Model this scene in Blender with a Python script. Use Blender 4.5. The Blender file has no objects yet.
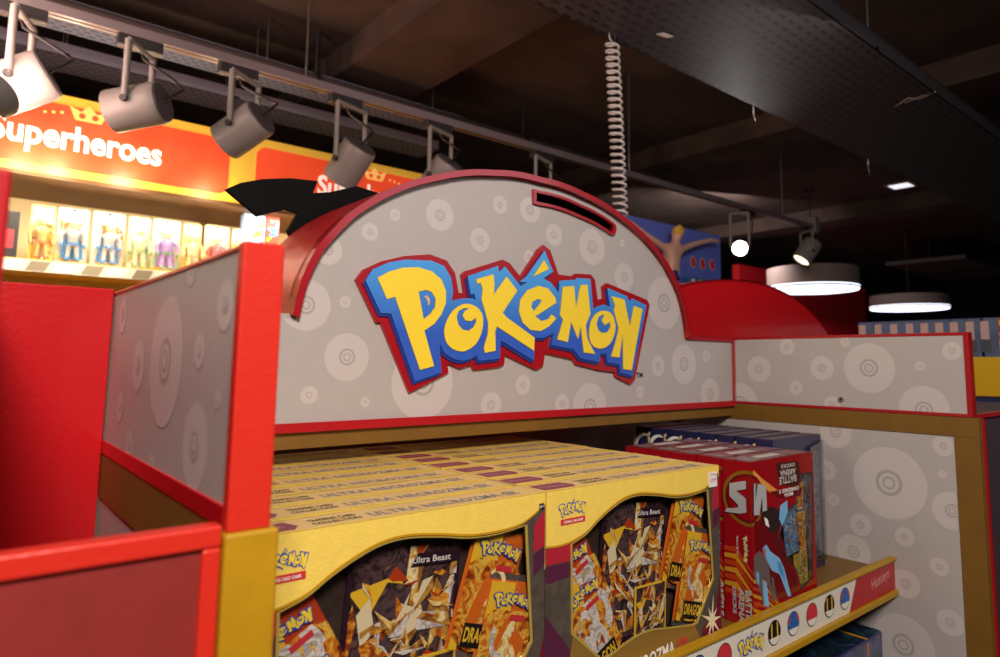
import bpy, bmesh, math, random
from mathutils import Vector, Matrix
from mathutils.geometry import tessellate_polygon
random.seed(7)
SC = bpy.context.scene
COL = SC.collection
# ------------------------------------------------------------------ camera model (measured from the photograph)
FPX, CX, CY = 671.265, 530.785, 286.056
YAW, PITCH, ROLL = -0.71041, 0.11286, 0.01115
CAM = Vector((-0.1148, -0.3675, 0.0882))
W, D, ZT = 1.2505, 0.5069, 0.150
def _basis():
    cy, sy = math.cos(YAW), math.sin(YAW); cp, sp = math.cos(PITCH), math.sin(PITCH)
    f = Vector((-sy*cp, cy*cp, sp)); r = Vector((cy, sy, 0)); u = r.cross(f)
    cr, sr = math.cos(ROLL), math.sin(ROLL)
    return r*cr + u*sr, -r*sr + u*cr, f
CR, CU, CF = _basis()
def at(px, py, axis, val):
    """point of the world that a photo pixel shows, on the plane axis = val"""
    d = CF + CR*((px-CX)/FPX) - CU*((py-CY)/FPX)
    return CAM + d*((val-CAM[axis])/d[axis])
cd = bpy.data.cameras.new('camera'); cam = bpy.data.objects.new('camera', cd); COL.objects.link(cam)
cam.matrix_world = Matrix(((CR.x, CU.x, -CF.x, CAM.x), (CR.y, CU.y, -CF.y, CAM.y), (CR.z, CU.z, -CF.z, CAM.z), (0, 0, 0, 1)))
cd.sensor_width = 36; cd.lens = FPX*36/1000; cd.shift_x = (500-CX)/1000; cd.shift_y = (CY-328.5)/1000
cd.clip_start = .02; cd.clip_end = 60
cd.dof.use_dof = True; cd.dof.focus_distance = .85; cd.dof.aperture_fstop = 7
SC.camera = cam
vs = SC.view_settings
SC.display_settings.display_device = 'sRGB'
vs.view_transform = 'Standard'; vs.look = 'None'; vs.gamma = 1; vs.exposure = 0; vs.use_curve_mapping = False

# ------------------------------------------------------------------ materials
def lin(h):
    h = h.lstrip('#'); o = []
    for i in (0, 2, 4):
        c = int(h[i:i+2], 16)/255
        o.append(c/12.92 if c <= .04045 else ((c+.055)/1.055)**2.4)
    return (*o, 1)
MATS = {}
def mat(name, col, rough=.45, metal=0, spec=.5, coat=0, noise=0, nscale=30, bump=0, bscale=200, emit=None, estr=0, col2=None):
    if name in MATS: return MATS[name]
    m = bpy.data.materials.new(name); m.use_nodes = True; MATS[name] = m
    nt = m.node_tree; b = nt.nodes['Principled BSDF']
    c = lin(col); b.inputs['Base Color'].default_value = c
    b.inputs['Roughness'].default_value = rough; b.inputs['Metallic'].default_value = metal
    b.inputs['Specular IOR Level'].default_value = spec; b.inputs['Coat Weight'].default_value = coat
    b.inputs['Coat Roughness'].default_value = .08
    tc = nt.nodes.new('ShaderNodeTexCoord')
    if noise or col2:
        n = nt.nodes.new('ShaderNodeTexNoise'); n.inputs['Scale'].default_value = nscale; n.inputs['Detail'].default_value = 5
        nt.links.new(tc.outputs['Object'], n.inputs['Vector'])
        r = nt.nodes.new('ShaderNodeValToRGB'); r.color_ramp.elements[0].position = .35; r.color_ramp.elements[1].position = .65
        c2 = lin(col2) if col2 else tuple([x*(1-noise) for x in c[:3]])+(1,)
        r.color_ramp.elements[0].color = c2; r.color_ramp.elements[1].color = c
        nt.links.new(n.outputs['Fac'], r.inputs['Fac']); nt.links.new(r.outputs['Color'], b.inputs['Base Color'])
    if bump:
        n = nt.nodes.new('ShaderNodeTexNoise'); n.inputs['Scale'].default_value = bscale; n.inputs['Detail'].default_value = 3
        nt.links.new(tc.outputs['Object'], n.inputs['Vector'])
        bp = nt.nodes.new('ShaderNodeBump'); bp.inputs['Strength'].default_value = bump; bp.inputs['Distance'].default_value = .002
        nt.links.new(n.outputs['Fac'], bp.inputs['Height']); nt.links.new(bp.outputs['Normal'], b.inputs['Normal'])
    if emit:
        b.inputs['Emission Color'].default_value = lin(emit); b.inputs['Emission Strength'].default_value = estr
    return m
def clear_mat(name, tint='#ffffff', gloss=.14, rough=.06, bump=.5, bscale=14):
    if name in MATS: return MATS[name]
    m = bpy.data.materials.new(name); m.use_nodes = True; MATS[name] = m
    nt = m.node_tree; nt.nodes.clear()
    o = nt.nodes.new('ShaderNodeOutputMaterial'); mx = nt.nodes.new('ShaderNodeMixShader')
    t = nt.nodes.new('ShaderNodeBsdfTransparent'); t.inputs[0].default_value = lin(tint)
    g = nt.nodes.new('ShaderNodeBsdfGlossy'); g.inputs['Roughness'].default_value = rough
    tc = nt.nodes.new('ShaderNodeTexCoord'); n = nt.nodes.new('ShaderNodeTexNoise'); n.inputs['Scale'].default_value = bscale
    bp = nt.nodes.new('ShaderNodeBump'); bp.inputs['Strength'].default_value = bump; bp.inputs['Distance'].default_value = .01
    nt.links.new(tc.outputs['Object'], n.inputs['Vector']); nt.links.new(n.outputs['Fac'], bp.inputs['Height']); nt.links.new(bp.outputs['Normal'], g.inputs['Normal'])
    mx.inputs[0].default_value = gloss
    nt.links.new(t.outputs[0], mx.inputs[1]); nt.links.new(g.outputs[0], mx.inputs[2]); nt.links.new(mx.outputs[0], o.inputs[0])
    return m
RED = mat('red_gloss', '#C4141C', .28, coat=.5, bump=.12, bscale=260)
REDF = mat('red_frame', '#D62E20', .36, coat=.3, bump=.15, bscale=300)
REDD = mat('red_dark_trim', '#A80F1C', .3, coat=.4, bump=.08)
BARREL = mat('red_barrel_laminate', '#B81A22', .34, coat=.3, bump=.35, bscale=420)
MAROON = mat('maroon_panel', '#8E2622', .6, noise=.12, nscale=40)
PANEL = mat('grey_white_laminate', '#B8AFAD', .42, noise=.03, nscale=60)
PALE = mat('pale_print', '#CABFBD', .42)
RING = mat('grey_print', '#ACA3A2', .42)
GOLD = mat('gold_paint', '#BE8E12', .45, noise=.15, nscale=25, bump=.1)
BROWNG = mat('bronze_gold_paint', '#7E581C', .48, noise=.12, nscale=25)
LYEL = mat('logo_yellow', '#FFDC3A', .35)
LRED = mat('logo_red', '#A8101C', .3, coat=.3)
LDB = mat('logo_dark_blue', '#24398C', .35)
def blue_grad():
    m = mat('logo_blue', '#3A78D8', .35); nt = m.node_tree; b = nt.nodes['Principled BSDF']
    tc = nt.nodes.new('ShaderNodeTexCoord'); s = nt.nodes.new('ShaderNodeSeparateXYZ'); mr = nt.nodes.new('ShaderNodeMapRange')
    mr.inputs['From Min'].default_value = .13; mr.inputs['From Max'].default_value = .25
    r = nt.nodes.new('ShaderNodeValToRGB'); r.color_ramp.elements[0].color = lin('#3560C8'); r.color_ramp.elements[1].color = lin('#4FA8F0')
    nt.links.new(tc.outputs['Object'], s.inputs[0]); nt.links.new(s.outputs['Z'], mr.inputs['Value']); nt.links.new(mr.outputs[0], r.inputs['Fac']); nt.links.new(r.outputs['Color'], b.inputs['Base Color'])
    return m
LBLU = blue_grad()
SBLU = mat('print_blue', '#2C4DA8', .4)
BLACK = mat('black_print', '#161214', .45)
WHITE = mat('white_print', '#F2EDE6', .45)
STEEL = mat('steel', '#B8B4B0', .3, metal=1)
GREYP = mat('grey_powdercoat', '#8C8480', .45, bump=.05)
DARKM = mat('dark_metal', '#2A2526', .5)
INK = mat('grey_ink', '#8C8890', .4)

# ------------------------------------------------------------------ mesh builder
def ax2(dr):
    dr = dr.normalized(); a = Vector((0, 0, 1)) if abs(dr.z) < .9 else Vector((1, 0, 0))
    u = dr.cross(a).normalized(); return u, dr.cross(u).normalized()
class Fr:
    def __init__(s, o, u, v): s.o = Vector(o); s.u = Vector(u); s.v = Vector(v); s.n = s.u.cross(s.v).normalized()
    def p(s, x, y, d=0): return s.o + s.u*x + s.v*y + s.n*d
def FRONT(x=0, y=0, z=0): return Fr((x, y, z), (1, 0, 0), (0, 0, 1))
def LEFT(x=0, y=0, z=0): return Fr((x, y, z), (0, -1, 0), (0, 0, 1))
def TOP(x=0, y=0, z=0): return Fr((x, y, z), (1, 0, 0), (0, 1, 0))
def area2(l): return sum(l[i][0]*l[(i+1) % len(l)][1]-l[(i+1) % len(l)][0]*l[i][1] for i in range(len(l)))/2
def clip(poly, cl):
    """convex clip (counter-clockwise clip polygon)"""
    if area2(cl) < 0: cl = cl[::-1]
    out = list(poly)
    for i in range(len(cl)):
        a, b = cl[i], cl[(i+1) % len(cl)]
        def side(p): return (b[0]-a[0])*(p[1]-a[1])-(b[1]-a[1])*(p[0]-a[0])
        inp, out = out, []
        if not inp: return []
        for j in range(len(inp)):
            p, q = inp[j-1], inp[j]; sp, sq = side(p), side(q)
            if (sp >= 0) != (sq >= 0):
                t = sp/(sp-sq); out.append((p[0]+(q[0]-p[0])*t, p[1]+(q[1]-p[1])*t))
            if sq >= 0: out.append(q)
    return out
def disc(cx, cy, r, n=40, ry=None):
    ry = ry or r
    return [(cx+r*math.cos(2*math.pi*i/n), cy+ry*math.sin(2*math.pi*i/n)) for i in range(n)]
def rect(x0, y0, x1, y1): return [(x0, y0), (x1, y0), (x1, y1), (x0, y1)]
def smooth(pts, n=6, closed=False):
    out = []; L = len(pts)
    rng = range(L) if closed else range(L-1)
    for i in rng:
        g = (lambda k: pts[k % L]) if closed else (lambda k: pts[max(0, min(L-1, k))])
        p0, p1, p2, p3 = g(i-1), g(i), g(i+1), g(i+2)
        for k in range(n):
            t = k/n
            out.append(tuple(.5*((2*p1[d])+(-p0[d]+p2[d])*t+(2*p0[d]-5*p1[d]+4*p2[d]-p3[d])*t*t+(-p0[d]+3*p1[d]-3*p2[d]+p3[d])*t**3) for d in (0, 1)))
    if not closed: out.append(pts[-1])
    return out
TXT = {}
def text2d(s, bold=.0, spacing=1.0):
    k = (s, bold, spacing)
    if k in TXT: return TXT[k]
    c = bpy.data.curves.new('t', 'FONT'); c.body = s; c.size = 1; c.offset = bold; c.space_character = spacing; c.resolution_u = 3
    o = bpy.data.objects.new('t', c); COL.objects.link(o)
    dg = bpy.context.evaluated_depsgraph_get(); dg.update()
    me = o.evaluated_get(dg).to_mesh()
    v = [(p.co.x, p.co.y) for p in me.vertices]; f = [tuple(p.vertices) for p in me.polygons]
    o.evaluated_get(dg).to_mesh_clear(); bpy.data.objects.remove(o); bpy.data.curves.remove(c)
    xs = [p[0] for p in v]; ys = [p[1] for p in v]
    x0, x1, y0, y1 = min(xs), max(xs), min(ys), max(ys)
    TXT[k] = ([((a-x0)/(x1-x0), (b-y0)/(y1-y0)) for a, b in v], f, (x1-x0)/(y1-y0)); return TXT[k]
class MB:
    def __init__(s): s.v = []; s.f = []; s.m = []; s.ms = []; s.sm = []
    def mi(s, m):
        if m not in s.ms: s.ms.append(m)
        return s.ms.index(m)
    def add(s, vs_, fs, m, smooth_=False):
        o = len(s.v); s.v += [tuple(p) for p in vs_]; i = s.mi(m)
        for f in fs: s.f.append(tuple(a+o for a in f)); s.m.append(i); s.sm.append(smooth_)
    def flat(s, fr, loops, m, d=0):
        if loops and not isinstance(loops[0][0], (tuple, list)): loops = [loops]
        loops = [l for l in loops if len(l) > 2]
        if not loops: return
        pl = [p for l in loops for p in l]
        tri = tessellate_polygon([[Vector((x, y, 0)) for x, y in l] for l in loops])
        ff = []
        for t in tri:
            a = area2([pl[k] for k in t])
            if abs(a) < 1e-12: continue
            ff.append(t if a > 0 else t[::-1])
        s.add([fr.p(x, y, d) for x, y in pl], ff, m)
    def prism(s, fr, loops, d0, d1, m, ms=None):
        """solid: cap at d1 (outer), cap at d0 (back), walls"""
        if not isinstance(loops[0][0], (tuple, list)): loops = [loops]
        s.flat(fr, loops, m, d1)
        pl = [p for l in loops for p in l]
        o = len(s.v); s.flat(Fr(fr.p(0, 0), -fr.u, fr.v), [[(-x, y) for x, y in l] for l in loops], ms or m, -d0)
        for k, l in enumerate(loops):
            a = area2(l); ccw = (a > 0) == (k == 0); n = len(l)
            v = [fr.p(x, y, d0) for x, y in l]+[fr.p(x, y, d1) for x, y in l]
            fs = [(i, (i+1) % n, n+(i+1) % n, n+i) for i in range(n)]
            if not ccw: fs = [f[::-1] for f in fs]
            s.add(v, fs, ms or m)
    def box(s, x0, x1, y0, y1, z0, z1, m):
        v = [(x, y, z) for z in (z0, z1) for y in (y0, y1) for x in (x0, x1)]
        s.add(v, [(0, 2, 3, 1), (4, 5, 7, 6), (0, 1, 5, 4), (2, 6, 7, 3), (0, 4, 6, 2), (1, 3, 7, 5)], m)
    def tube(s, pts, r, m, n=10, cap=True, closed=False):
        pts = [Vector(p) for p in pts]; rs = r if isinstance(r, (list, tuple)) else [r]*len(pts)
        o = []; u = None
        for i, p in enumerate(pts):
            dr = (pts[min(i+1, len(pts)-1)]-pts[max(i-1, 0)]).normalized()
            if u is None: u, w = ax2(dr)
            else:
                u = (u-dr*u.dot(dr)).normalized(); w = dr.cross(u)
            for k in range(n):
                a = 2*math.pi*k/n; o.append(p+(u*math.cos(a)+w*math.sin(a))*rs[i])
        fs = [(i*n+k, i*n+(k+1) % n, (i+1)*n+(k+1) % n, (i+1)*n+k) for i in range(len(pts)-1) for k in range(n)]
        s.add(o, fs, m, True)
        if cap: s.add(o, [tuple(range(n))[::-1], tuple((len(pts)-1)*n+k for k in range(n))], m)
    def text(s, fr, string, x, y, w, h, m, d=.0003, bold=.0, rot=0, sp=1.0):
        """text in a box w x h whose lower left is x,y ; rot in degrees about that corner"""
        v, f, _ = text2d(string, bold, sp); c, sn = math.cos(math.radians(rot)), math.sin(math.radians(rot))
        P = [fr.p(x+a*w*c-b*h*sn, y+a*w*sn+b*h*c, d) for a, b in v]
        s.add(P, f, m)
    def shards(s, fr, cl, pal, n, seed, d=.0002, size=.03):
        rnd = random.Random(seed); xs = [p[0] for p in cl]; ys = [p[1] for p in cl]
        for i in range(n):
            cx = rnd.uniform(min(xs), max(xs)); cy = rnd.uniform(min(ys), max(ys)); a = rnd.uniform(0, 6.28)
            L = size*rnd.uniform(.5, 1.4); w = L*rnd.uniform(.15, .4)
            c, sn = math.cos(a), math.sin(a)
            q = [(-L*.4, -w*.5), (L*.1, -w), (L, 0), (0, w*.8)]
            q = [(cx+x*c-y*sn, cy+x*sn+y*c) for x, y in q]
            s.flat(fr, [clip(q, cl)] if clip(q, cl) else [], rnd.choice(pal), d+i*.000012)
    def build(s, name, parent=None, loc=None, bevel=0):
        me = bpy.data.meshes.new(name)
        root = parent
        while root is not None and root.parent is not None: root = root.parent
        if root is not None and root.name in WP: loc = tuple(root.location)
        vv = s.v if loc is None else [(a-loc[0], b-loc[1], c-loc[2]) for a, b, c in s.v]
        me.from_pydata(vv, [], s.f)
        for m in s.ms: me.materials.append(m)
        me.polygons.foreach_set('material_index', s.m); me.polygons.foreach_set('use_smooth', s.sm); me.update()
        o = bpy.data.objects.new(name, me); COL.objects.link(o)
        if parent: o.parent = parent
        elif loc is not None: o.location = loc
        if bevel:
            b = o.modifiers.new('bevel', 'BEVEL'); b.width = bevel; b.segments = 2; b.limit_method = 'ANGLE'; b.angle_limit = .7
        return o
def tag(o, label, cat=None, group=None, kind=None):
    if label: o['label'] = label
    if cat: o['category'] = cat
    if group: o['group'] = group
    if kind: o['kind'] = kind
    return o
def thing(name, loc, label, cat, group=None):
    o = bpy.data.objects.new(name, None); COL.objects.link(o); o.location = loc; o.empty_display_size = .02
    return tag(o, label, cat, group)
WP = set()
def thing_w(*a):
    """a thing whose parts are written in room coordinates"""
    o = thing(*a); WP.add(o.name); return o
def struct(o): o['kind'] = 'structure'; return o
def children(o): return list(o.children)
def copy_tree(o, parent=None):
    c = o.copy(); COL.objects.link(c)
    if parent: c.parent = parent
    for ch in children(o): copy_tree(ch, c)
    return c
def bm_obj(name, boxes, m, parent=None, bevel=0, loc=None):
    b = MB()
    for q in boxes: b.box(*q, m)
    return b.build(name, parent, loc, bevel)
def motif(b, fr, c, r, cls, d=.0003):
    """tone on tone disc with concentric rings, clipped to the panel"""
    for cl in cls:
        for k, (f, m) in enumerate(((1, PALE), (.36, RING), (.27, PALE), (.18, RING), (.12, PALE))):
            if r < .012 and k > 2: continue
            q = clip(disc(c[0], c[1], r*f), cl)
            if len(q) > 2: b.flat(fr, q, m, d+.00012*k)
def circ(px, py, ry, axis, val, idx):
    p = at(px, py, axis, val); r = abs(at(px, py-ry, axis, val).z-at(px, py+ry, axis, val).z)/2
    return (p[idx], p.z), r

# ------------------------------------------------------------------ the wordmark, traced in the header plane
def tr(org, sc, pts): return [(lambda p: (p.x, p.z))(at(org[0]+a/sc, org[1]+b/sc, 1, D-.012)) for a, b in pts]
A = lambda *p: tr((350, 240), 4.107, p)
B = lambda *p: tr((430, 240), 4.38, p)
C_ = lambda *p: tr((540, 260), 4.69, p)
Dz = lambda *p: tr((340, 230), 2.941, p)
L_P = A((113, 155), (152, 243), (185, 233), (287, 533), (345, 518), (305, 372), (345, 345), (375, 305), (393, 260), (394, 210), (375, 162), (335, 128), (280, 112), (215, 114), (160, 130))
L_Ph = A((281, 213), (310, 205), (335, 213), (351, 240), (349, 275), (330, 303), (302, 325))
L_O = smooth(B((62, 400), (75, 350), (105, 305), (150, 280), (195, 288), (226, 320), (232, 365), (222, 415), (195, 460), (150, 487), (105, 480), (73, 450)), 4, True)
L_Oh = B((116, 335), (124, 312), (145, 299), (170, 299), (150, 313), (143, 332), (155, 352), (180, 356), (200, 340), (202, 358), (190, 382), (168, 398), (142, 392), (123, 370))
L_K = B((203, 172), (278, 150), (282, 195), (278, 240), (335, 160), (382, 222), (318, 318), (332, 336), (458, 428), (455, 485), (292, 378), (285, 400), (287, 485), (240, 494), (236, 470), (252, 415), (255, 365), (240, 310), (226, 262), (230, 215), (222, 188), (206, 192))
L_E = Dz((526, 238), (530, 205), (550, 178), (583, 164), (612, 172), (632, 198), (636, 214), (574, 254), (592, 268), (612, 262), (622, 248), (636, 260), (615, 283), (590, 297), (560, 294), (537, 272))
L_Eh = Dz((562, 227), (565, 212), (580, 203), (593, 206), (590, 214), (570, 238))
L_A = Dz((600, 88), (614, 115), (568, 137))
L_M = C_((107, 125), (160, 122), (168, 225), (190, 118), (222, 115), (236, 252), (214, 305), (222, 370), (258, 440), (205, 434), (190, 310), (178, 370), (145, 290), (130, 385), (80, 372), (108, 280), (93, 258))
L_O2 = smooth(C_((230, 335), (240, 285), (265, 250), (300, 238), (335, 252), (352, 300), (348, 350), (325, 395), (290, 415), (255, 408), (235, 380)), 4, True)
L_O2h = C_((264, 300), (273, 270), (290, 256), (302, 259), (288, 282), (303, 306), (327, 290), (330, 315), (316, 338), (290, 343), (272, 328))
L_N = C_((335, 170), (395, 185), (421, 310), (440, 215), (480, 230), (430, 517), (390, 512), (387, 345), (372, 458), (333, 452), (355, 380), (368, 320), (345, 235), (352, 215))
L_BLUE = A((65, 165), (95, 120), (160, 92), (230, 80))+Dz((270, 90), (308, 106), (328, 140), (334, 180), (330, 208))+B((140, 256), (185, 254), (202, 262), (196, 236), (180, 238), (166, 158), (300, 113), (304, 140), (330, 115), (398, 200), (428, 186))+Dz((528, 152), (548, 138), (603, 60), (628, 122), (600, 142), (622, 155), (645, 185))+C_((92, 98), (170, 92), (172, 84), (238, 88), (252, 228), (270, 217), (300, 209), (330, 218), (318, 130), (410, 170), (422, 195), (432, 180), (502, 212), (438, 545), (378, 528), (374, 490), (318, 480), (312, 438), (285, 440), (282, 480), (192, 462), (160, 420), (55, 398), (66, 345))+Dz((625, 305), (600, 318), (573, 318), (572, 385))+B((312, 440), (308, 520), (215, 530), (205, 505), (180, 522), (148, 530), (105, 522), (65, 495), (45, 455))+A((372, 480), (378, 545), (268, 582), (170, 302), (128, 300))
L_RED = Dz((52, 145), (75, 115), (130, 90), (195, 75), (270, 70), (320, 88), (345, 125), (356, 185), (372, 183), (365, 130), (375, 120), (485, 86), (505, 95), (538, 137), (590, 55), (605, 42), (625, 58), (650, 130), (690, 135), (700, 127), (745, 130), (757, 145), (765, 205), (783, 200), (780, 165), (792, 155), (910, 205), (918, 220), (875, 440), (862, 455), (818, 432), (815, 418), (770, 413), (700, 395), (690, 380), (610, 362), (605, 400), (585, 412), (492, 367), (490, 395), (475, 403), (400, 412), (393, 396), (360, 408), (322, 392), (326, 420), (210, 480), (125, 270), (112, 272))
LETTERS = [[L_P, L_Ph], [L_O, L_Oh], [L_K], [L_E, L_Eh], [L_A], [L_M], [L_O2, L_O2h], [L_N]]
lx0 = min(p[0] for p in L_BLUE); lx1 = max(p[0] for p in L_BLUE); lz0 = min(p[1] for p in L_BLUE); lz1 = max(p[1] for p in L_BLUE)
def small_logo(b, fr, x, y, w, h, d=.0003, rot=0, blue=SBLU, yel=LYEL):
    c, sn = math.cos(math.radians(rot)), math.sin(math.radians(rot))
    def T(l):
        o = []
        for a, z in l:
            a = (a-lx0)/(lx1-lx0)*w; z = (z-lz0)/(lz1-lz0)*h
            o.append((x+a*c-z*sn, y+a*sn+z*c))
        return o
    b.flat(fr, [T(L_BLUE)], blue, d)
    for l in LETTERS: b.flat(fr, [T(q) for q in l], yel, d+.0002)

# ------------------------------------------------------------------ arched header sign
header = thing_w('display_header', (0.65, D, 0), 'arched grey-white header board with red barrel edge and big raised yellow lettering', 'sign')
def rad(th):
    T_ = ((0, .411), (15, .417), (30, .432), (40, .447), (50, .461), (60, .467), (66, .462), (71.2, .4535)); th = abs(th)
    for (a, r0), (b_, r1) in zip(T_, T_[1:]):
        if th <= b_: return r0+(r1-r0)*(th-a)/(b_-a)
    return .4535
def arc_pts(dr, n=48, cx=.65): return [(cx+(rad(t)+dr)*math.sin(math.radians(t)), (rad(t)+dr)*math.cos(math.radians(t))) for t in [-71.2+142.4*i/n for i in range(n+1)]]
arc = arc_pts(0); arcin = arc_pts(-.009)
xl, xr = arc[0][0], arc[-1][0]
def slot_loop(t0, t1, r0, r1, n=14):
    o = [(.65+(rad(t)-r0)*math.sin(math.radians(t)), (rad(t)-r0)*math.cos(math.radians(t))) for t in [t0+(t1-t0)*i/n for i in range(n+1)]]
    i_ = [(.65+(rad(t)-r1)*math.sin(math.radians(t)), (rad(t)-r1)*math.cos(math.radians(t))) for t in [t1+(t0-t1)*i/n for i in range(n+1)]]
    e = i_[0]; m = ((o[-1][0]+e[0])/2, (o[-1][1]+e[1])/2); rr = (r1-r0)/2; a0 = math.radians(90-t1)
    cap = [(m[0]+rr*math.cos(a0-math.pi*k/8), m[1]+rr*math.sin(a0-math.pi*k/8)) for k in range(1, 8)]
    return o+cap+i_
SLOT = slot_loop(-2, 28.5, .022, .048); SLOTI = slot_loop(-1, 28, .027, .043)
b = MB()
outline = [(0.022, 0), (W, 0), (W, ZT-.002)]+[(xr, ZT-.002)]+arc[::-1][1:-1]+[(xl, ZT-.002), (0.022, ZT-.002)]
fH = FRONT(0, D, 0)
b.prism(fH, [outline, SLOT[::-1]], -.018, 0, PANEL, REDD)
ai0, ai1 = arcin[0][0], arcin[-1][0]; clA = [(ai0, 0), (ai1, 0)]+arcin[::-1]; clB = rect(ai1, .006, W, ZT-.008)
clA = [(x, max(z, .006)) for x, z in clA]
clC = rect(.03, .006, ai0, ZT-.008)
for px, py, r in ((347, 357, 24), (423, 383, 36), (523, 385, 10), (590, 407, 24), (592, 247, 18), (554, 235, 11), (624, 277, 14), (664, 303, 26), (658, 366, 10), (345, 302, 6), (491, 405, 13), (365, 402, 5), (562, 404, 10), (684, 364, 20), (710, 394, 16), (328, 250, 15), (306, 305, 26), (370, 232, 9), (440, 215, 16), (500, 205, 9), (480, 240, 12), (622, 243, 4), (309, 395, 9), (395, 215, 6), (529, 257, 7), (640, 392, 6), (706, 356, 6), (530, 210, 13)):
    c, r = circ(px, py, r, 1, D, 0); motif(b, fH, c, r, (clA, clB, clC))
b.build('board', header)
b = MB()   # red lip around the arch and along the edges
lip = arc_pts(.001)+arcin[::-1]
b.prism(fH, lip, -.002, .012, REDD)
b.prism(fH, rect(xr-.006, ZT-.010, W, ZT), -.002, .006, REDD)
b.prism(fH, rect(.022, -.006, W, .006), -.018, .006, mat('red_lip', '#B4151F', .32, coat=.3))
b.build('edge_lip', header)
b = MB(); n = len(arc)
BD = .20
v = [(x, D-.010, z) for x, z in arc]+[(x, D+BD, z) for x, z in arc]
b.add(v, [(i, i+1, n+i+1, n+i) for i in range(n-1)], BARREL, True)
v = [(x, D-.010, z) for x, z in arcin]+[(x, D+BD, z) for x, z in arcin]
b.add(v, [(i, n+i, n+i+1, i+1) for i in range(n-1)], BARREL, True)
b.build('barrel_edge', header)
b = MB(); b.prism(fH, [SLOT, SLOTI[::-1]], .0002, .006, REDD); b.prism(fH, [SLOT, SLOTI[::-1]], -.040, .0001, BLACK); b.prism(fH, SLOTI, -.05, -.04, BLACK); b.build('slot', header)
b = MB()
b.prism(fH, L_RED, 0, .006, LRED)
lb = b.build('logo_backing', header, None, .0012)
b = MB()
b.prism(fH, [(x-.0025, z-.0045) for x, z in L_BLUE], .006, .009, LDB)
b.prism(fH, L_BLUE, .009, .011, LBLU, LDB)
for l in LETTERS: b.prism(fH, l, .011, .0125, LYEL, mat('logo_amber', '#C98A1E', .4))
b.flat(fH, A((305, 232), (316, 227), (328, 240), (330, 258), (322, 270), (320, 252), (314, 240)), mat('logo_highlight', '#E8B48C', .4), .0115)
b.flat(fH, disc(*B((180, 326))[0], .0065), LYEL, .0127); b.flat(fH, disc(*C_((308, 283))[0], .005), LYEL, .0127)
p0, p1 = C_((472, 552), (502, 528)); b.text(fH, 'TM', p0[0], p0[1], p1[0]-p0[0], (p1[1]-p0[1]), BLACK, .001, .02)
tag(b.build('logo', lb), 'raised yellow and blue lettering')
# ------------------------------------------------------------------ gondola: frame, wings, shelf
bay = thing_w('gondola_bay', (W/2, .3, -1.5), 'gold-framed shop display bay that holds the yellow boxes under the arched header', 'display unit')
FLOOR = -1.5
bm_obj('gold_post', [(-.002, .0255, -.003, .03, FLOOR, 0)], GOLD, bay, .0018)
bm_obj('gold_rail', [(.0003, .02, .03, .62, -.04, -.0005)], BROWNG, bay, .001)
b = MB(); b.box(.002, .018, .03, .62, FLOOR, -.04, PANEL); b.build('side_panel', bay)
b = MB(); b.box(W, W+.02, .022, .66, -.035, -.0005, BROWNG); b.box(W, W+.02, .022, .061, FLOOR, -.035, BROWNG)
b.build('gold_frame', bay, None, .001)
b = MB(); b.box(W+.002, W+.018, .061, .66, FLOOR, -.035, PANEL)
fr = Fr((W+.002, 0, 0), (0, -1, 0), (0, 0, 1)); cl = rect(-.62, -1.3, -.064, -.038)
for px, py, r in ((888.5, 483, 36), (860, 525, 11), (904, 537, 9.5), (939, 567, 9), (905, 584, 14), (950, 623, 13), (952, 511, 19), (943, 446, 10), (853, 552, 17), (903, 645, 30), (835, 432, 16), (942, 474, 4), (826, 470, 10), (833, 500, 6)):
    c, r = circ(px, py, r, 0, W, 1); motif(b, fr, (-c[0], c[1]), r, (cl,))
b.build('side_panel', bay)
b = MB(); b.box(W+.0185, W+.024, .018, .66, FLOOR, -.002, REDD); b.build('red_edge_strip', bay)
BACK = mat('back_panel_grey', '#8A7F78', .6, noise=.05)
bm_obj('back_panel', [(.02, W, .655, .67, FLOOR, -.0)], BACK, bay)
bm_obj('header_beam', [(.02, W, D+.002, D+.045, -.028, -.0065)], BROWNG, bay, .001)
b = MB()
SHZ = -.288
b.box(.022, W-.001, .181, .652, SHZ-.012, SHZ, BROWNG)
b.box(.022, W-.001, .174, .181, SHZ-.045, -.2645, GOLD)
b.box(.022, W-.001, .166, .176, SHZ-.044, SHZ-.034, GOLD)
b.box(.022, W-.001, .167, .176, -.270, -.2645, GOLD)
b.build('shelf', bay, None, .0012)
# price strip printed
b = MB(); ys = .1735; fS = FRONT(0, ys, 0)
zt, zb = -.2705, -.3215
b.prism(fS, rect(.03, zb, W-.002, zt), 0, .0015, mat('strip_white', '#E6DCCB', .4))
xs = at(851, 592, 1, ys).x; xe = W-.002
b.flat(fS, [(xs-.012, zb), (xe, zb), (xe, zt), (xs+.02, zt)], mat('strip_red', '#B3141E', .35), .0018)
def sx(px, py): p = at(px, py, 1, ys); return p.x, p.z
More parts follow.
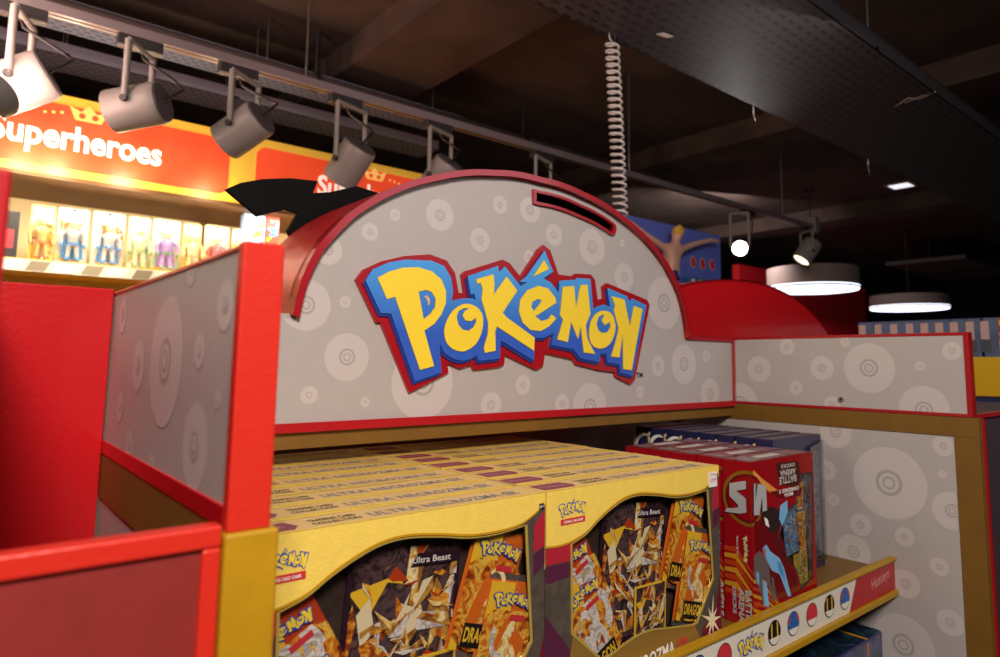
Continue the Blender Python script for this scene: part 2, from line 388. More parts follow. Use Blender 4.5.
# hand-lettered store name at the right end
t0 = sx(871, 585); b.text(fS, 'Hamleys', t0[0], t0[1]-.014, .075, .024, mat('strip_pink', '#E7A6A0', .4), .002, .0, 6)
BALLS = [(697, 652, 'b'), (723, 644, 'r'), (773, 621, 'k'), (792, 613, 'b'), (810.5, 604, 'r'), (828, 597, 'k'), (843.5, 589, 'b')]
zc = (zt+zb)/2
pr = mat('badge_red', '#D0343C', .4); pb = mat('badge_blue', '#2F62B0', .4); py_ = mat('badge_yellow', '#E0B030', .4)
xsb = []
for px, py, k in BALLS:
    p = at(px, py, 1, ys); xsb.append(p.x)
step_ = [(-1, 'k'), (-2, 'b'), (-3, 'r'), (-4, 'k')]
allb = [(x, k) for x, (_, _, k) in zip(xsb, BALLS)]+[(xsb[0]-.045*i, kk) for i, kk in ((1, 'k'), (6, 'b'), (7, 'r'), (8, 'k'))]
for x, k in allb:
    r = .0175
    b.flat(fS, disc(x, zc, r, 32), BLACK, .0018)
    m1 = {'r': pr, 'b': pb, 'k': BLACK}[k]
    b.flat(fS, disc(x, zc, r*.93, 32), m1, .002)
    if k == 'b':
        for s_ in (-1, 1): b.flat(fS, clip(disc(x, zc, r*.9, 32), [(x+s_*r*.3, zc+r), (x+s_*r*.75, zc), (x+s_*r*.95, zc+.3*r), (x+s_*r*.8, zc+r)]), pr, .0022)
    if k == 'k':
        for s_ in (-.45, .45): b.flat(fS, clip(disc(x, zc, r*.9, 32), rect(x+s_*r-.002, zc-r, x+s_*r+.002, zc+r)), py_, .0022)
    b.flat(fS, clip(disc(x, zc, r*.9, 32), rect(x-r, zc-r, x+r, zc-r*.35)), mat('badge_pale', '#EDE4D6', .4), .0023)
p = sx(737, 652); q = sx(759, 625)
xa = at(736, 637, 1, ys).x; xb = at(763, 630, 1, ys).x
small_logo(b, fS, xa, zb+.008, xb-xa, .036, .0018)
b.build('price_strip', bay)
# wings
lw = thing_w('side_wing', (0.01, .25, 0), 'left wing board with grey-white printed face and bright red end post', 'display board')
b = MB(); b.box(.001, .020, .004, D, .012, ZT-.003, PANEL)
fr = Fr((.001, 0, 0), (0, -1, 0), (0, 0, 1)); cl = rect(-.36, .012, -.006, ZT-.004)
for px, py, r in ((164, 361, 66), (137, 366, 26), (198, 351, 18), (193, 447, 46), (224, 305, 26), (119, 407, 16), (122, 315, 18), (128, 445, 16), (150, 466, 14), (190, 270, 16), (216, 400, 10)):
    c, r = circ(px, py, r, 0, 0, 1); motif(b, fr, (-c[0], c[1]), r, (cl,))
b.build('printed_face', lw)
b = MB(); b.box(0, .021, .008, D-.003, ZT-.003, ZT, RED); b.box(-.0005, .021, .008, D-.003, 0.0, .012, RED)
b.build('edge_trim', lw, None, .0008)
bm_obj('end_post', [(-.001, .0212, -.001, .008, 0.0, ZT+.001)], REDF, lw, .0012)
rw = thing_w('side_wing', (W, .03, 0), 'low right wing board with red frame and ringed grey-white print', 'display board')
b = MB(); b.box(W, W+.018, .036, D-.006, .005, ZT-.005, PANEL)
fr = Fr((W, 0, 0), (0, -1, 0), (0, 0, 1)); cl = rect(-D+.006, .006, -.04, ZT-.006)
for px, py, r in ((869, 368, 25), (759, 369, 13), (822, 368, 12), (924, 410, 24), (952, 351, 9), (920, 366, 5), (787, 347, 8), (796, 388, 7), (740, 403, 20), (832, 404, 8), (845, 342, 5)):
    c, r = circ(px, py, r, 0, W, 1); motif(b, fr, (-c[0], c[1]), r, (cl,))
b.build('printed_face', rw)
b = MB(); b.box(W-.001, W+.02, .03, D-.004, ZT-.006, ZT, REDD); b.box(W-.001, W+.02, .03, D-.004, 0, .006, REDD); b.box(W-.0015, W+.02, .029, .0375, 0, ZT, REDD)
b.box(W-.001, W+.003, D-.009, D-.007, .006, ZT-.006, REDD)
b.build('edge_trim', rw, None, .0008)
p = at(842, 399, 0, W); b = MB()
b.tube([(W, p.y, p.z), (W-.006, p.y, p.z)], .0045, STEEL, 20); b.tube([(W-.006, p.y, p.z), (W-.0068, p.y, p.z)], .0022, DARKM, 12)
b.build('lock_knob', rw)

# ------------------------------------------------------------------ red neighbour bin on the left
binn = thing_w('red_bin', (-.1, .2, -1.5), 'glossy red open display bin at the left with maroon front panel', 'display unit')
b = MB()
b.box(-.45, -.0025, 0, .012, -.0065, .0045, REDF); b.box(-.0115, -.0025, 0, .012, FLOOR, -.0065, REDF); b.build('front_frame', binn, None, .0015)
bm_obj('front_panel', [(-.45, -.0115, .003, .011, FLOOR, -.0065)], MAROON, binn)
b = MB(); b.box(-.1005, -.0004, .372, .384, FLOOR, .153, RED); b.build('back_board', binn, None, .0015)
b = MB()
b.box(-.16, -.1008, -.02, .384, FLOOR, .165, mat('red_satin', '#B4121C', .42, spec=.3))
b.build('side_board', binn, None, .0015)

# ------------------------------------------------------------------ yellow collection boxes
BW, BH, BT = .3225, .236, .0475
YELT = mat('box_yellow', '#FBD762', .38, bump=.25, bscale=500, noise=.06, nscale=90)
YTOP = mat('box_gold_top', '#EEC67A', .36, noise=.08, nscale=30)
YEDGE = mat('box_yellow_edge', '#FFE044', .35)
BXS = mat('box_slate', '#5A4E44', .5, noise=.35, nscale=60)
BXP = mat('box_plum', '#54203C', .45); BXR = mat('box_crimson', '#B02434', .42); BXM = mat('box_maroon', '#6E1226', .42)
GLINE = mat('gold_foil_line', '#E8C860', .3, metal=.5)
BRNG = mat('box_brown_gold', '#A07A38', .38, metal=.3)
DARKI = mat('window_dark', '#4A3830', .45, noise=.5, nscale=20)
ORA = mat('art_orange', '#D86A1E', .35); ORB = mat('art_red_orange', '#B83C18', .35); YEL = mat('art_yellow', '#F0C030', .35); CRM = mat('art_cream', '#EAD9B0', .35); GLD = mat('art_gold', '#C88C20', .3)
GRYA = mat('art_pale_grey', '#C8C0BC', .35); PUR = mat('art_purple', '#4A2A58', .35); DPU = mat('art_deep_plum', '#2E1626', .35); TEA = mat('art_teal', '#3C8C88', .35); MAG = mat('art_magenta', '#A04C88', .35); BRN = mat('art_brown', '#6A3A1C', .35)
BLU = mat('art_blue', '#3C7CC0', .35); LBL = mat('art_light_blue', '#7CB8E0', .35); GRN = mat('art_green', '#5C9040', .35)
def art_mat(name, cols, scale=55, rough=.25, dist=1.6):
    m = mat(name, cols[0], rough, coat=.4); nt = m.node_tree; bs = nt.nodes['Principled BSDF']
    tc = nt.nodes.new('ShaderNodeTexCoord'); n = nt.nodes.new('ShaderNodeTexNoise'); n.inputs['Scale'].default_value = scale; n.inputs['Detail'].default_value = 6; n.inputs['Distortion'].default_value = dist
    r = nt.nodes.new('ShaderNodeValToRGB'); cr = r.color_ramp
    while len(cr.elements) < len(cols): cr.elements.new(.5)
    for k, c in enumerate(cols): cr.elements[k].position = .30+.40*k/(len(cols)-1); cr.elements[k].color = lin(c)
    nt.links.new(tc.outputs['Object'], n.inputs['Vector']); nt.links.new(n.outputs['Fac'], r.inputs['Fac']); nt.links.new(r.outputs['Color'], bs.inputs['Base Color']); return m
AW = art_mat('art_fire', ['#5A2410', '#A84A18', '#E08A28', '#F0C850', '#8C3C18'], 70)
AG = art_mat('art_gold_crystal', ['#7A4A18', '#C88A30', '#F0CC78', '#FFF0C0', '#B07028'], 60)
AGD = art_mat('art_gold_shade', ['#6A3C20', '#A06A2C', '#CC9A48', '#7A4828'], 60)
AP = art_mat('art_night', ['#1A1214', '#3C282A', '#5C4448', '#2A1C22', '#7A5A50'], 40)
AS = art_mat('art_silver_cream', ['#8C8480', '#C8BEB8', '#F0E8E0', '#A89A94', '#D8D0CC'], 70)
AC = art_mat('art_cool', ['#20304A', '#3C70A8', '#8CB8D8', '#2C4868', '#C8C8D0'], 70)
AGR = art_mat('art_meadow', ['#2C4820', '#6C9040', '#D8C860', '#B05A28', '#E8E0B0'], 70)
def crystals(b, fr, cl, cx, cz, n, L, seed, lo=AG, dk=AGD, d=.001, spread=6.28, a0=0):
    """two-tone faceted spikes bursting from a centre"""
    rnd = random.Random(seed)
    for i in range(n):
        a = a0+spread*(i+rnd.uniform(-.35, .35))/n; l = L*rnd.uniform(.45, 1.1); w = l*rnd.uniform(.10, .22); o = L*rnd.uniform(.0, .3)
        c, sn = math.cos(a), math.sin(a); ox, oz = cx+c*o, cz+sn*o; bend = rnd.uniform(-.25, .25)*l
        tip = (ox+c*l-sn*bend, oz+sn*l+c*bend); base = (ox-c*l*.15, oz-sn*l*.15); mid = (ox+c*l*.35, oz+sn*l*.35)
        for s_, m in ((1, lo), (-1, dk)):
            q = clip([base, tip, (mid[0]-sn*w*s_, mid[1]+c*w*s_)], cl)
            if len(q) > 2: b.flat(fr, q, m, d+i*.00002)
def swoosh(b, fr, cl, cx, cz, w, h, n, seed, m1=AS, m2=None, d=.0053):
    rnd = random.Random(seed)
    for i in range(n):
        x, z = cx+rnd.uniform(-.3, .3)*w, cz+rnd.uniform(-.35, .35)*h; r = rnd.uniform(.14, .30)*w; a = rnd.uniform(0, 6.28); k = rnd.uniform(.3, .75)
        o1 = [(x+r*math.cos(a+t*.22), z+r*1.5*math.sin(a+t*.22)) for t in range(13)]; o2 = [(x+(r*k+.15*r*t/12)*math.cos(a+t*.22), z+(r*k+.2*r*t/12)*1.5*math.sin(a+t*.22)) for t in range(12, -1, -1)]
        for j in range(12):
            q = clip([o1[j], o1[j+1], o2[11-j], o2[12-j]], cl)
            if len(q) > 2: b.flat(fr, q, (m2 or m1) if i % 3 == 2 else m1, d+i*.00003)
FOIL = mat('foil_silver', '#D8D4D0', .22, metal=.9)
def e2(a, b_):   # zoomed photo crop coordinate -> local coordinate on the right front yellow box
    p = at(520+a/2.893, 430+b_/2.893, 1, .185); return (p.x-.3855, p.z-SHZ)
def pk(x, z): return (x, z)
def pack(parent, cx, cz, w, h, ang, yb, base, seed, word='DRAGON', pal=None):
    """foil booster pack: pillow body with crimped ends"""
    c, sn = math.cos(math.radians(ang)), math.sin(math.radians(ang))
    fr = Fr((cx, yb, cz), (c, 0, sn), (-sn, 0, c))
    b = MB(); NX, NZ = 8, 12; g = []
    for j in range(NZ+1):
        for i in range(NX+1):
            u, v_ = i/NX, j/NZ
            t = .0045*(math.sin(math.pi*u)**.5)*(math.sin(math.pi*v_)**.4) if 0 < u < 1 and 0 < v_ < 1 else 0
            g.append(fr.p((u-.5)*w, (v_-.5)*h, t))
    b.add(g, [(j*(NX+1)+i, j*(NX+1)+i+1, (j+1)*(NX+1)+i+1, (j+1)*(NX+1)+i) for j in range(NZ) for i in range(NX)], base, True)
    for s_ in (-1, 1):
        z0, z1 = sorted((s_*h/2, s_*(h/2+.006))); b.prism(fr, rect(-w/2, z0, w/2, z1), -.0004, .0004, FOIL)
    cl = rect(-w*.47, -h*.46, w*.47, h*.3)
    b.flat(fr, rect(-w*.49, h*.08, w*.0, h*.49), YEL if base != YEL else ORA, .0050)
    b.flat(fr, rect(-w*.49, -h*.49, -w*.35, h*.1), YEL, .0050)
    cl2 = rect(-w*.49, -h*.49, w*.49, h*.25)
    b.flat(fr, clip(disc(0, -h*.1, w*.7, 24, h*.4), cl2), AW, .0051)
    if pal: b.flat(fr, clip(smooth([(-w*.3, -h*.3), (-w*.2, 0), (-w*.05, h*.18), (w*.12, h*.2), (w*.2, h*.08), (w*.38, 0), (w*.3, -h*.14), (w*.2, -h*.3), (0, -h*.36)], 4, True), cl2), ORA, .0053); swoosh(b, fr, cl2, 0, -h*.08, w*.8, h*.5, 5, seed, AG, AS, .0056)
    else: swoosh(b, fr, cl2, 0, -h*.08, w, h*.55, 12, seed, AS, AS, .0053)
    small_logo(b, fr, -w*.42, h*.26, w*.84, h*.18, .0060)
    b.flat(fr, rect(w*.0, h*.17, w*.3, h*.22), pr, .0061)
    b.flat(fr, rect(-w*.32, -h*.46, w*.36, -h*.27), BLACK, .0062)
    b.text(fr, word, -w*.29, -h*.42, w*.6, h*.12, YEL, .0065, .03)
    o = b.build('booster_pack', parent); return o
def card(parent, cx, cz, w, h, ang, yb, seed, pal, border=YEL, title=None):
    c, sn = math.cos(math.radians(ang)), math.sin(math.radians(ang)); fr = Fr((cx, yb, cz), (c, 0, sn), (-sn, 0, c))
    b = MB(); b.prism(fr, rect(-w/2, -h/2, w/2, h/2), -.0006, .0006, border)
    cl = rect(-w*.46, -h*.47, w*.46, h*.47); cool = pal[0] in (BLU,); green = pal[0] in (GRN,)
    b.flat(fr, cl, AP if (title or w > .055) else (AC if cool else AGR if green else AW), .0007)
    rnd = random.Random(seed)
    def fac(l, m, d): 
        q = clip([(x*w, z*h) for x, z in l], cl)
        if len(q) > 2: b.flat(fr, q, m, d)
    lo, dk, hi = (AC, BLU, AS) if cool else (AG, AGD, CRM)
    if w > .055:
        for k, (l, m) in enumerate([([(-.48, .26), (-.16, .31), (-.10, .36), (-.02, .27), (-.16, .29), (-.30, .12), (-.36, .16)], YEL), ([(-.16, .31), (-.10, .37), (.04, .28), (-.12, .29)], ORB), ([(-.40, .14), (-.30, .22), (-.24, .05), (-.34, -.04)], CRM), ([(-.36, -.02), (-.22, .02), (-.04, .10), (-.22, -.06), (-.30, -.12)], AW), ([(-.44, .20), (-.40, .10), (-.46, -.16), (-.48, .05)], AW),
            ([(.02, .48), (.10, .48), (.15, .36), (.12, .22), (.19, .06), (.12, .0), (.04, .14), (.06, .26), (.0, .30)], AG), ([(.06, .48), (.10, .48), (.15, .36), (.12, .22), (.10, .34)], AGD),
            ([(.46, .34), (.42, .06), (.24, -.12), (.28, .10)], lo), ([(.46, .34), (.42, .06), (.36, .12)], AS), ([(.28, .28), (.34, .22), (.24, .02), (.20, .06)], AGD), ([(-.08, .18), (.14, .12), (.22, .06), (.02, .09)], CRM), ([(-.10, -.02), (.06, .09), (.18, .04), (.0, -.02)], hi), ([(-.10, -.02), (.0, -.02), (.18, .04), (.06, -.06)], AGD)]):
            fac(l, m, .0009+.00003*k)
    for k in range(64 if w > .1 else 34):
        cx, cz = rnd.gauss(.04, .23), rnd.gauss(-.12 if w > .1 else -.02, .22); a = rnd.uniform(0, 6.28); L = rnd.uniform(.08, .27); wd_ = L*rnd.uniform(.14, .3); c2, s2 = math.cos(a), math.sin(a)*w/h
        tip = (cx+c2*L, cz+s2*L); bs_ = (cx-c2*L*.3, cz-s2*L*.3); n1 = (-math.sin(a)*wd_, math.cos(a)*wd_*w/h); kx = rnd.uniform(-.04, .04)
        fac([bs_, (cx+kx-n1[0], cz-n1[1]), tip], rnd.choice([lo, AW, hi, AS]), .0014+.00003*k); fac([bs_, tip, (cx+kx+n1[0], cz+n1[1])], rnd.choice([dk, dk, AW, ORB if not cool else AC]), .0014+.00003*k)
    if title:
        b.flat(fr, [(w*.02, h*.36), (w*.46, h*.36), (w*.46, h*.43), (w*.08, h*.43)], DPU, .0032); b.text(fr, title, w*.03, h*.375, w*.36, h*.035, WHITE, .0034, .01)
    return b.build('trading_card', parent)
def make_yellow():
    t = thing('collection_box', (0, 0, 0), '', 'boxed toy', 'yellow collection boxes in two deep columns')
    f = FRONT(0, 0, 0)
    wave = smooth([e2(75, 345), e2(112, 340), e2(150, 326), e2(190, 300), e2(225, 262), e2(262, 228), e2(302, 200), e2(345, 187), e2(400, 188), e2(445, 193), e2(490, 188), e2(530, 175), e2(556, 152), e2(568, 135)], 5)
    wave = [(max(0, min(BW, x)), z) for x, z in wave]; wave[0] = (0, wave[0][1]); wave[-1] = (BW, wave[-1][1])
    win_top = smooth([e2(150, 333), e2(190, 305), e2(225, 267), e2(262, 233), e2(302, 205), e2(345, 192), e2(400, 193), e2(445, 198), e2(490, 193), e2(540, 176)], 5)
    win = win_top+[e2(556, 430), e2(510, 556)]+smooth([e2(500, 562), e2(430, 572), e2(370, 580), e2(310, 612), e2(262, 650), e2(236, 662)], 3)+[e2(152, 588)]
    win = win[::-1]
    if area2(win) < 0: win = win[::-1]
    # carton: front sheet with window hole, sides, top, back
    b = MB()
    base = rect(0, 0, BW, BH)
    b.flat(f, [base, win], BXS, 0)
    def side(v, m): b.add(v, [(0, 1, 2, 3)], m)
    b.add([(0, 0, 0), (0, 0, BH), (0, BT, BH), (0, BT, 0)], [(0, 1, 2, 3)], BXS)
    b.add([(BW, 0, 0), (BW, BT, 0), (BW, BT, BH), (BW, 0, BH)], [(0, 1, 2, 3)], BXS)
    b.add([(0, BT, 0), (0, BT, BH), (BW, BT, BH), (BW, BT, 0)], [(0, 1, 2, 3)], BXS)
    b.add([(0, 0, 0), (0, BT, 0), (BW, BT, 0), (BW, 0, 0)], [(0, 1, 2, 3)], BXS)
    b.add([(0, 0, BH), (BW, 0, BH), (BW, BT, BH), (0, BT, BH)], [(0, 1, 2, 3)], YTOP)
    b.flat(Fr((0, 0, 0), (0, -1, 0), (0, 0, 1)), rect(-BT, BH*.66, 0, BH), YELT, .0003)
    b.add([(x, .022, z) for x, z in base], [(0, 1, 2, 3)], DARKI)    # inner tray
    # coloured bands left and right of the window
    wl = e2(148, 400)[0]
    b.flat(f, [(0, e2(75, 395)[1]), (wl, e2(148, 380)[1]), (wl, e2(148, 328)[1]), (0, e2(75, 340)[1])], BXR, .0003)
    b.flat(f, [(0, e2(75, 450)[1]), (wl, e2(148, 425)[1]), (wl, e2(148, 383)[1]), (0, e2(75, 398)[1])], BXP, .0003)
    b.flat(f, [(0, 0), (wl*1.6, 0), (wl, e2(148, 640)[1]), (0, e2(75, 540)[1])], BXP, .0003)
    wr = e2(560, 400)[0]
    b.flat(f, [(wr, e2(560, 235)[1]), (BW, e2(580, 220)[1]), (BW, e2(575, 140)[1]), (wr, e2(545, 178)[1])], BXR, .0003)
    b.flat(f, [(wr, e2(560, 290)[1]), (BW, e2(580, 260)[1]), (BW, e2(580, 222)[1]), (wr, e2(560, 238)[1])], BXP, .0003)
    b.flat(f, clip([(wr-.02, 0), (BW, 0), (BW, .09), (wr+.004, .05), (wr-.03, .028)], base), BXM, .0003)
    # starburst bottom right
    cx, cz = BW-.022, .036; st = []
    for k in range(18): a = k*math.pi/9; r = (.026 if k % 4 == 0 else .016) if k % 2 == 0 else .006; st.append((min(BW, cx+r*math.cos(a)), max(.002, cz+r*1.3*math.sin(a))))
    b.flat(f, st, CRM, .0006)
    # gold-brown swell under the window and its title
    sw = [e2(152, 600), e2(236, 672), e2(310, 618), e2(370, 586), e2(430, 579), e2(505, 566), e2(520, 600)]
    b.flat(f, clip([(wl*.6, 0)]+[(x, max(0, z)) for x, z in sw]+[(wr-.02, 0)], base), BRNG, .0005)
    b.text(f, 'ULTRA NECROZMA', .07, .006, .15, .017, WHITE, .0009, .02, 3); b.text(f, 'GX', .225, .012, .022, .018, pr, .0011, .04)
    # yellow crown with its foil edge
    b.prism(f, wave+[(BW, BH), (0, BH)], 0, .0008, YELT)
    b.flat(f, [(x, z) for x, z in wave]+[(x, z+.0022) for x, z in wave[::-1]], mat('foil_amber', '#C89018', .3), .0011)
    small = e2(108, 255); sm2 = e2(192, 210)
    small_logo(b, f, small[0], e2(108, 255)[1]-.002, .044, .020, .0012)
    b.flat(f, rect(small[0]+.004, small[1]-.0095, small[0]+.042, small[1]-.003), pr, .0012)
    b.text(f, 'TRADING CARD GAME', small[0]+.008, small[1]-.0078, .030, .0028, WHITE, .0016, .02)
    b.flat(f, rect(BW-.009, BH-.0165, BW-.002, BH-.0105), BLACK, .0012); b.text(f, '6+', BW-.008, BH-.0155, .005, .004, WHITE, .0015)
    # top print
    ft = TOP(0, 0, BH)
    b.text(ft, 'ULTRA NECROZMA', .125, .012, .15, .016, INK, .0003, .03, 0, 1.1)
    b.text(ft, 'GX', .280, .012, .02, .016, INK, .0003, .04)
    b.text(ft, 'TRADING CARD', .070, .024, .045, .008, BLACK, .0003, .02); b.text(ft, 'COLLECTION', .070, .012, .045, .008, BLACK, .0003, .02)
    b.prism(ft, [(.006, .008), (.052, .008), (.058, .018), (.052, .036), (.006, .036)], 0, .0003, mat('box_label_maroon', '#8C3048', .4))
    b.text(ft, 'Pokémon', .012, .016, .034, .010, mat('label_pink', '#D8A0A0', .4), .0006)
    b.flat(ft, rect(0, .0, BW, .0030), YEDGE, .0004); b.flat(ft, rect(0, BT-.0030, BW, BT), YEDGE, .0004)
    b.build('carton', t)
    # foil border of window
    c = (sum(p[0] for p in win)/len(win), sum(p[1] for p in win)/len(win))
    b = MB(); outer = [(x+(x-c[0])*.022, z+(z-c[1])*.022) for x, z in win]
    b.prism(f, [outer, win[::-1]], 0, .0009, GLINE); b.build('window_border', t)
    # contents
    pack(t, .062, .122, .072, .112, 29, .012, ORB, 3)
    pack(t, .075, .080, .070, .118, 24, .005+.004, ORB, 4)
    pack(t, .256, .146, .070, .116, -18, .013, ORA, 5, 'DRAGON', [GRYA, CRM, BRN, YEL, ORB])
    pack(t, .272, .096, .066, .112, -15, .008, ORA, 6, 'DRAGON', [ORA, GLD, YEL, BRN, PUR])
    card(t, .160, .125, .120, .165, -4, .017, 8, [GLD, YEL, CRM, ORB, PUR, MAG, DPU, GLD, CRM, TEA], DPU, 'Ultra Beast')
    card(t, .185, .062, .060, .082, -2, .010, 9, [GLD, YEL, CRM, TEA, PUR, BRN, ORB])
    b = MB(); NX = NZ = 1
    b.flat(f, win, clear_mat('blister_plastic', '#ffffff', .17, .05, .9, 22), -.0006)
    b.build('window_film', t)
    return t
proto = make_yellow()
X0 = .3855
ORD = ['front', 'second', 'third', 'fourth', 'fifth', 'sixth', 'seventh', 'eighth', 'ninth']
first = True
for ci, cname in ((0, 'left'), (1, 'right')):
    for k in range(9):
        o = proto if first else copy_tree(proto); first = False
        o.location = (X0-BW-.001 if ci == 0 else X0+.0005, .1855+k*.0505+(.002*((k*7+ci*3) % 3)), SHZ+.0006)
        o.location.x += 0 if k == 0 else .002*((k*5+ci) % 3)-.002
        if k == 0: o['label'] = 'front yellow collection box of the left column, half hidden by the gold post' if ci == 0 else 'front yellow collection box of the right column, beside the red box'
        else: o['label'] = 'yellow collection box, %s one back in the %s column behind the shelf edge' % (ORD[k], cname)
# price sticker on the right front box
b = MB(); b.prism(FRONT(0, .1855-.001, 0), rect(.684, -.0790, .703, -.0590), 0, .0005, WHITE); f_ = FRONT(0, .1855-.001, 0)
b.text(f_, '£29.99', .6865, -.0725, .014, .005, pr, .0008); b.text(f_, 'Hamleys', .6865, -.0640, .014, .003, pr, .0008)
tag(b.build('price_sticker'), 'small white price sticker on the upper right corner of a yellow box', 'sticker')

# ------------------------------------------------------------------ red deck boxes
RB_ = mat('deckbox_red', '#9A0E18', .25, coat=.6); RBD = mat('deckbox_dark_red', '#6E0E16', .25, coat=.5); RBR = mat('deckbox_bright_red', '#D42A20', .28, coat=.4)
SILV = mat('deckbox_silver', '#C8C8C8', .3, metal=.25); SILD = mat('deckbox_silver_dark', '#4A4A4E', .3, metal=.7)
def q5(a, b_, plane_y=.186): p = at(720+a/3.65, 440+b_/3.65, 1, plane_y); return (p.x-.790, max(.002, p.z-SHZ))
def q4(a, b_): p = at(720+a/3.65, 440+b_/3.65, 0, .790); return (.186-p.y, p.z-SHZ)
RW, RH, RT = .190, .233, .0465
def vs_shape(x, z, w, h):
    """two heavy letters of the emblem, standing on their heads"""
    S = [(0, 0), (.42, 0), (.46, .18), (.2, .18), (.46, .62), (.42, .8), (.38, 1), (.02, 1), (.0, .82), (.24, .82), (-.02, .38), (-.06, .14)]
    V = [(.56, 1), (.54, .02), (.62, 0), (.78, .6), (.86, .05), (1.1, -.05), (1.0, .1), (.84, 1), (.74, 1), (.66, .55), (.64, 1)]
    return [[(x+a*w, z+c*h) for a, c in l] for l in (S, V)]
def make_red():
    t = thing('deck_box', (0, 0, 0), '', 'boxed toy', 'red battle deck boxes in a column')
    f = FRONT(); fl = Fr((0, 0, 0), (0, -1, 0), (0, 0, 1))
    win = [q5(*p) for p in ((296, 122), (340, 118), (338, 505), (296, 548), (272, 470), (247, 440), (228, 418), (207, 370), (240, 258), (278, 228))]
    win = [(min(x, RW-.004), z) for x, z in win]
    if area2(win) < 0: win = win[::-1]
    b = MB()
    b.flat(f, [rect(0, 0, RW, RH), win], RB_, 0)
    b.add([(0, 0, 0), (0, 0, RH), (0, RT, RH), (0, RT, 0)], [(0, 1, 2, 3)], RB_)
    b.add([(RW, 0, 0), (RW, RT, 0), (RW, RT, RH), (RW, 0, RH)], [(0, 1, 2, 3)], clear_mat('deck_blister', '#e8e8ea', .25, .12, .4, 30))
    b.add([(0, RT, 0), (0, RT, RH), (RW, RT, RH), (RW, RT, 0)], [(0, 1, 2, 3)], RBD)
    b.add([(0, 0, 0), (0, RT, 0), (RW, RT, 0), (RW, 0, 0)], [(0, 1, 2, 3)], RBD)
    b.add([(0, 0, RH), (RW, 0, RH), (RW, RT, RH), (0, RT, RH)], [(0, 1, 2, 3)], RBD)
    b.add([(RW*.45, .026, .01), (RW, .026, .01), (RW, .026, RH-.006), (RW*.45, .026, RH-.006)], [(0, 1, 2, 3)], mat('deck_tray', '#C8B8A0', .5))
    ft = TOP(0, 0, RH); b.flat(ft, rect(.01, .004, RW-.004, RT-.004), art_mat('deck_top_print', ['#5A1416', '#8C2A22', '#8C98A8', '#A83A28', '#6A2018'], 38), .0003); b.flat(ft, rect(.05, .014, .12, .032), GRYA, .0005)
    # emblem on both faces
    GLOW = mat('emblem_glow_gold', '#8A6018', .3, coat=.4)
    ez = q4(100, 215)[1]; ex = -.004
    for fr_, c_ in ((f, rect(0, 0, .2, RH)), (fl, rect(-RT, 0, 0, RH))):
        b.flat(fr_, clip(disc(ex+(.0 if fr_ is f else 0), ez, .043, 40, .040), c_), GLOW, .0003)
        b.flat(fr_, clip(disc(ex, ez, .038, 40, .035), c_), RBD, .0006); b.flat(fr_, clip(disc(ex, ez, .033, 40, .031), c_), RB_, .0008)
    S1 = [q4(*p) for p in ((38, 158), (98, 150), (98, 180), (62, 186), (98, 215), (100, 265), (80, 270), (22, 262), (26, 250), (68, 248), (70, 238), (38, 205))]
    V1 = [q5(*p) for p in ((118, 160), (124, 160), (124, 225), (132, 160), (162, 168), (166, 258), (150, 262), (148, 205), (138, 275), (118, 275))]
    S1 = [(max(-RT, min(0, x)), z) for x, z in S1]; V1 = [(max(0, x), z) for x, z in V1]
    if area2(S1) < 0: S1 = S1[::-1]
    if area2(V1) < 0: V1 = V1[::-1]
    b.prism(fl, S1, .0008, .0026, SILV, SILD); b.prism(f, V1, .0008, .0026, SILV, SILD)
    # bright flare and flowing bands
    fl2 = [q5(*p) for p in ((120, 110), (150, 140), (215, 190), (185, 195), (150, 170), (120, 130))]
    b.flat(f, fl2, mat('deck_flare', '#E89A48', .25, coat=.5), .0005)
    b.flat(f, [q5(*p) for p in ((180, 190), (300, 172), (290, 205), (215, 212))], RBD, .0006)
    def tq(txt, x0, y0, x1, y1, m, bold=.03):   # upside-down line filling a crop rectangle
        a_ = q5(x0, y1); c_ = q5(x1, y0); z0_ = q5((x0+x1)/2, y1)[1]; z1_ = q5((x0+x1)/2, y0)[1]
        b.text(f, txt, c_[0], z1_, c_[0]-a_[0], z1_-z0_, m, .0011, bold, 180)
    tq('MEGA', 232, 193, 264, 206, WHITE); tq('CHARIZARD X', 212, 176, 286, 190, WHITE)
    b.flat(f, [q5(*p) for p in ((205, 85), (285, 78), (300, 150), (270, 172), (215, 165))], mat('deck_brown', '#4A1A10', .3, coat=.4), .0004)
    tq('BATTLE', 214, 132, 276, 158, GRYA); tq('ARENA', 216, 108, 274, 129, GRYA); tq('DECKS', 220, 88, 270, 101, GRYA)
    # dark flank, smoke curve and angular blades
    b.flat(f, [q5(*p) for p in ((125, 300), (165, 290), (215, 330), (235, 390), (250, 450), (270, 480), (290, 555), (200, 590), (150, 470), (128, 400))], RBD, .0005)
    b.flat(f, smooth([q5(*p) for p in ((150, 268), (185, 245), (215, 262), (222, 300), (205, 335), (180, 340), (172, 318), (158, 310))], 4, True), mat('deck_charcoal', '#2C1A1C', .4), .0008)
    b.flat(f, [q5(*p) for p in ((158, 282), (172, 290), (178, 320), (165, 312))], WHITE, .0010)
    b.flat(f, [q5(*p) for p in ((218, 240), (243, 222), (246, 262), (226, 315), (214, 290))], LBL, .0009)
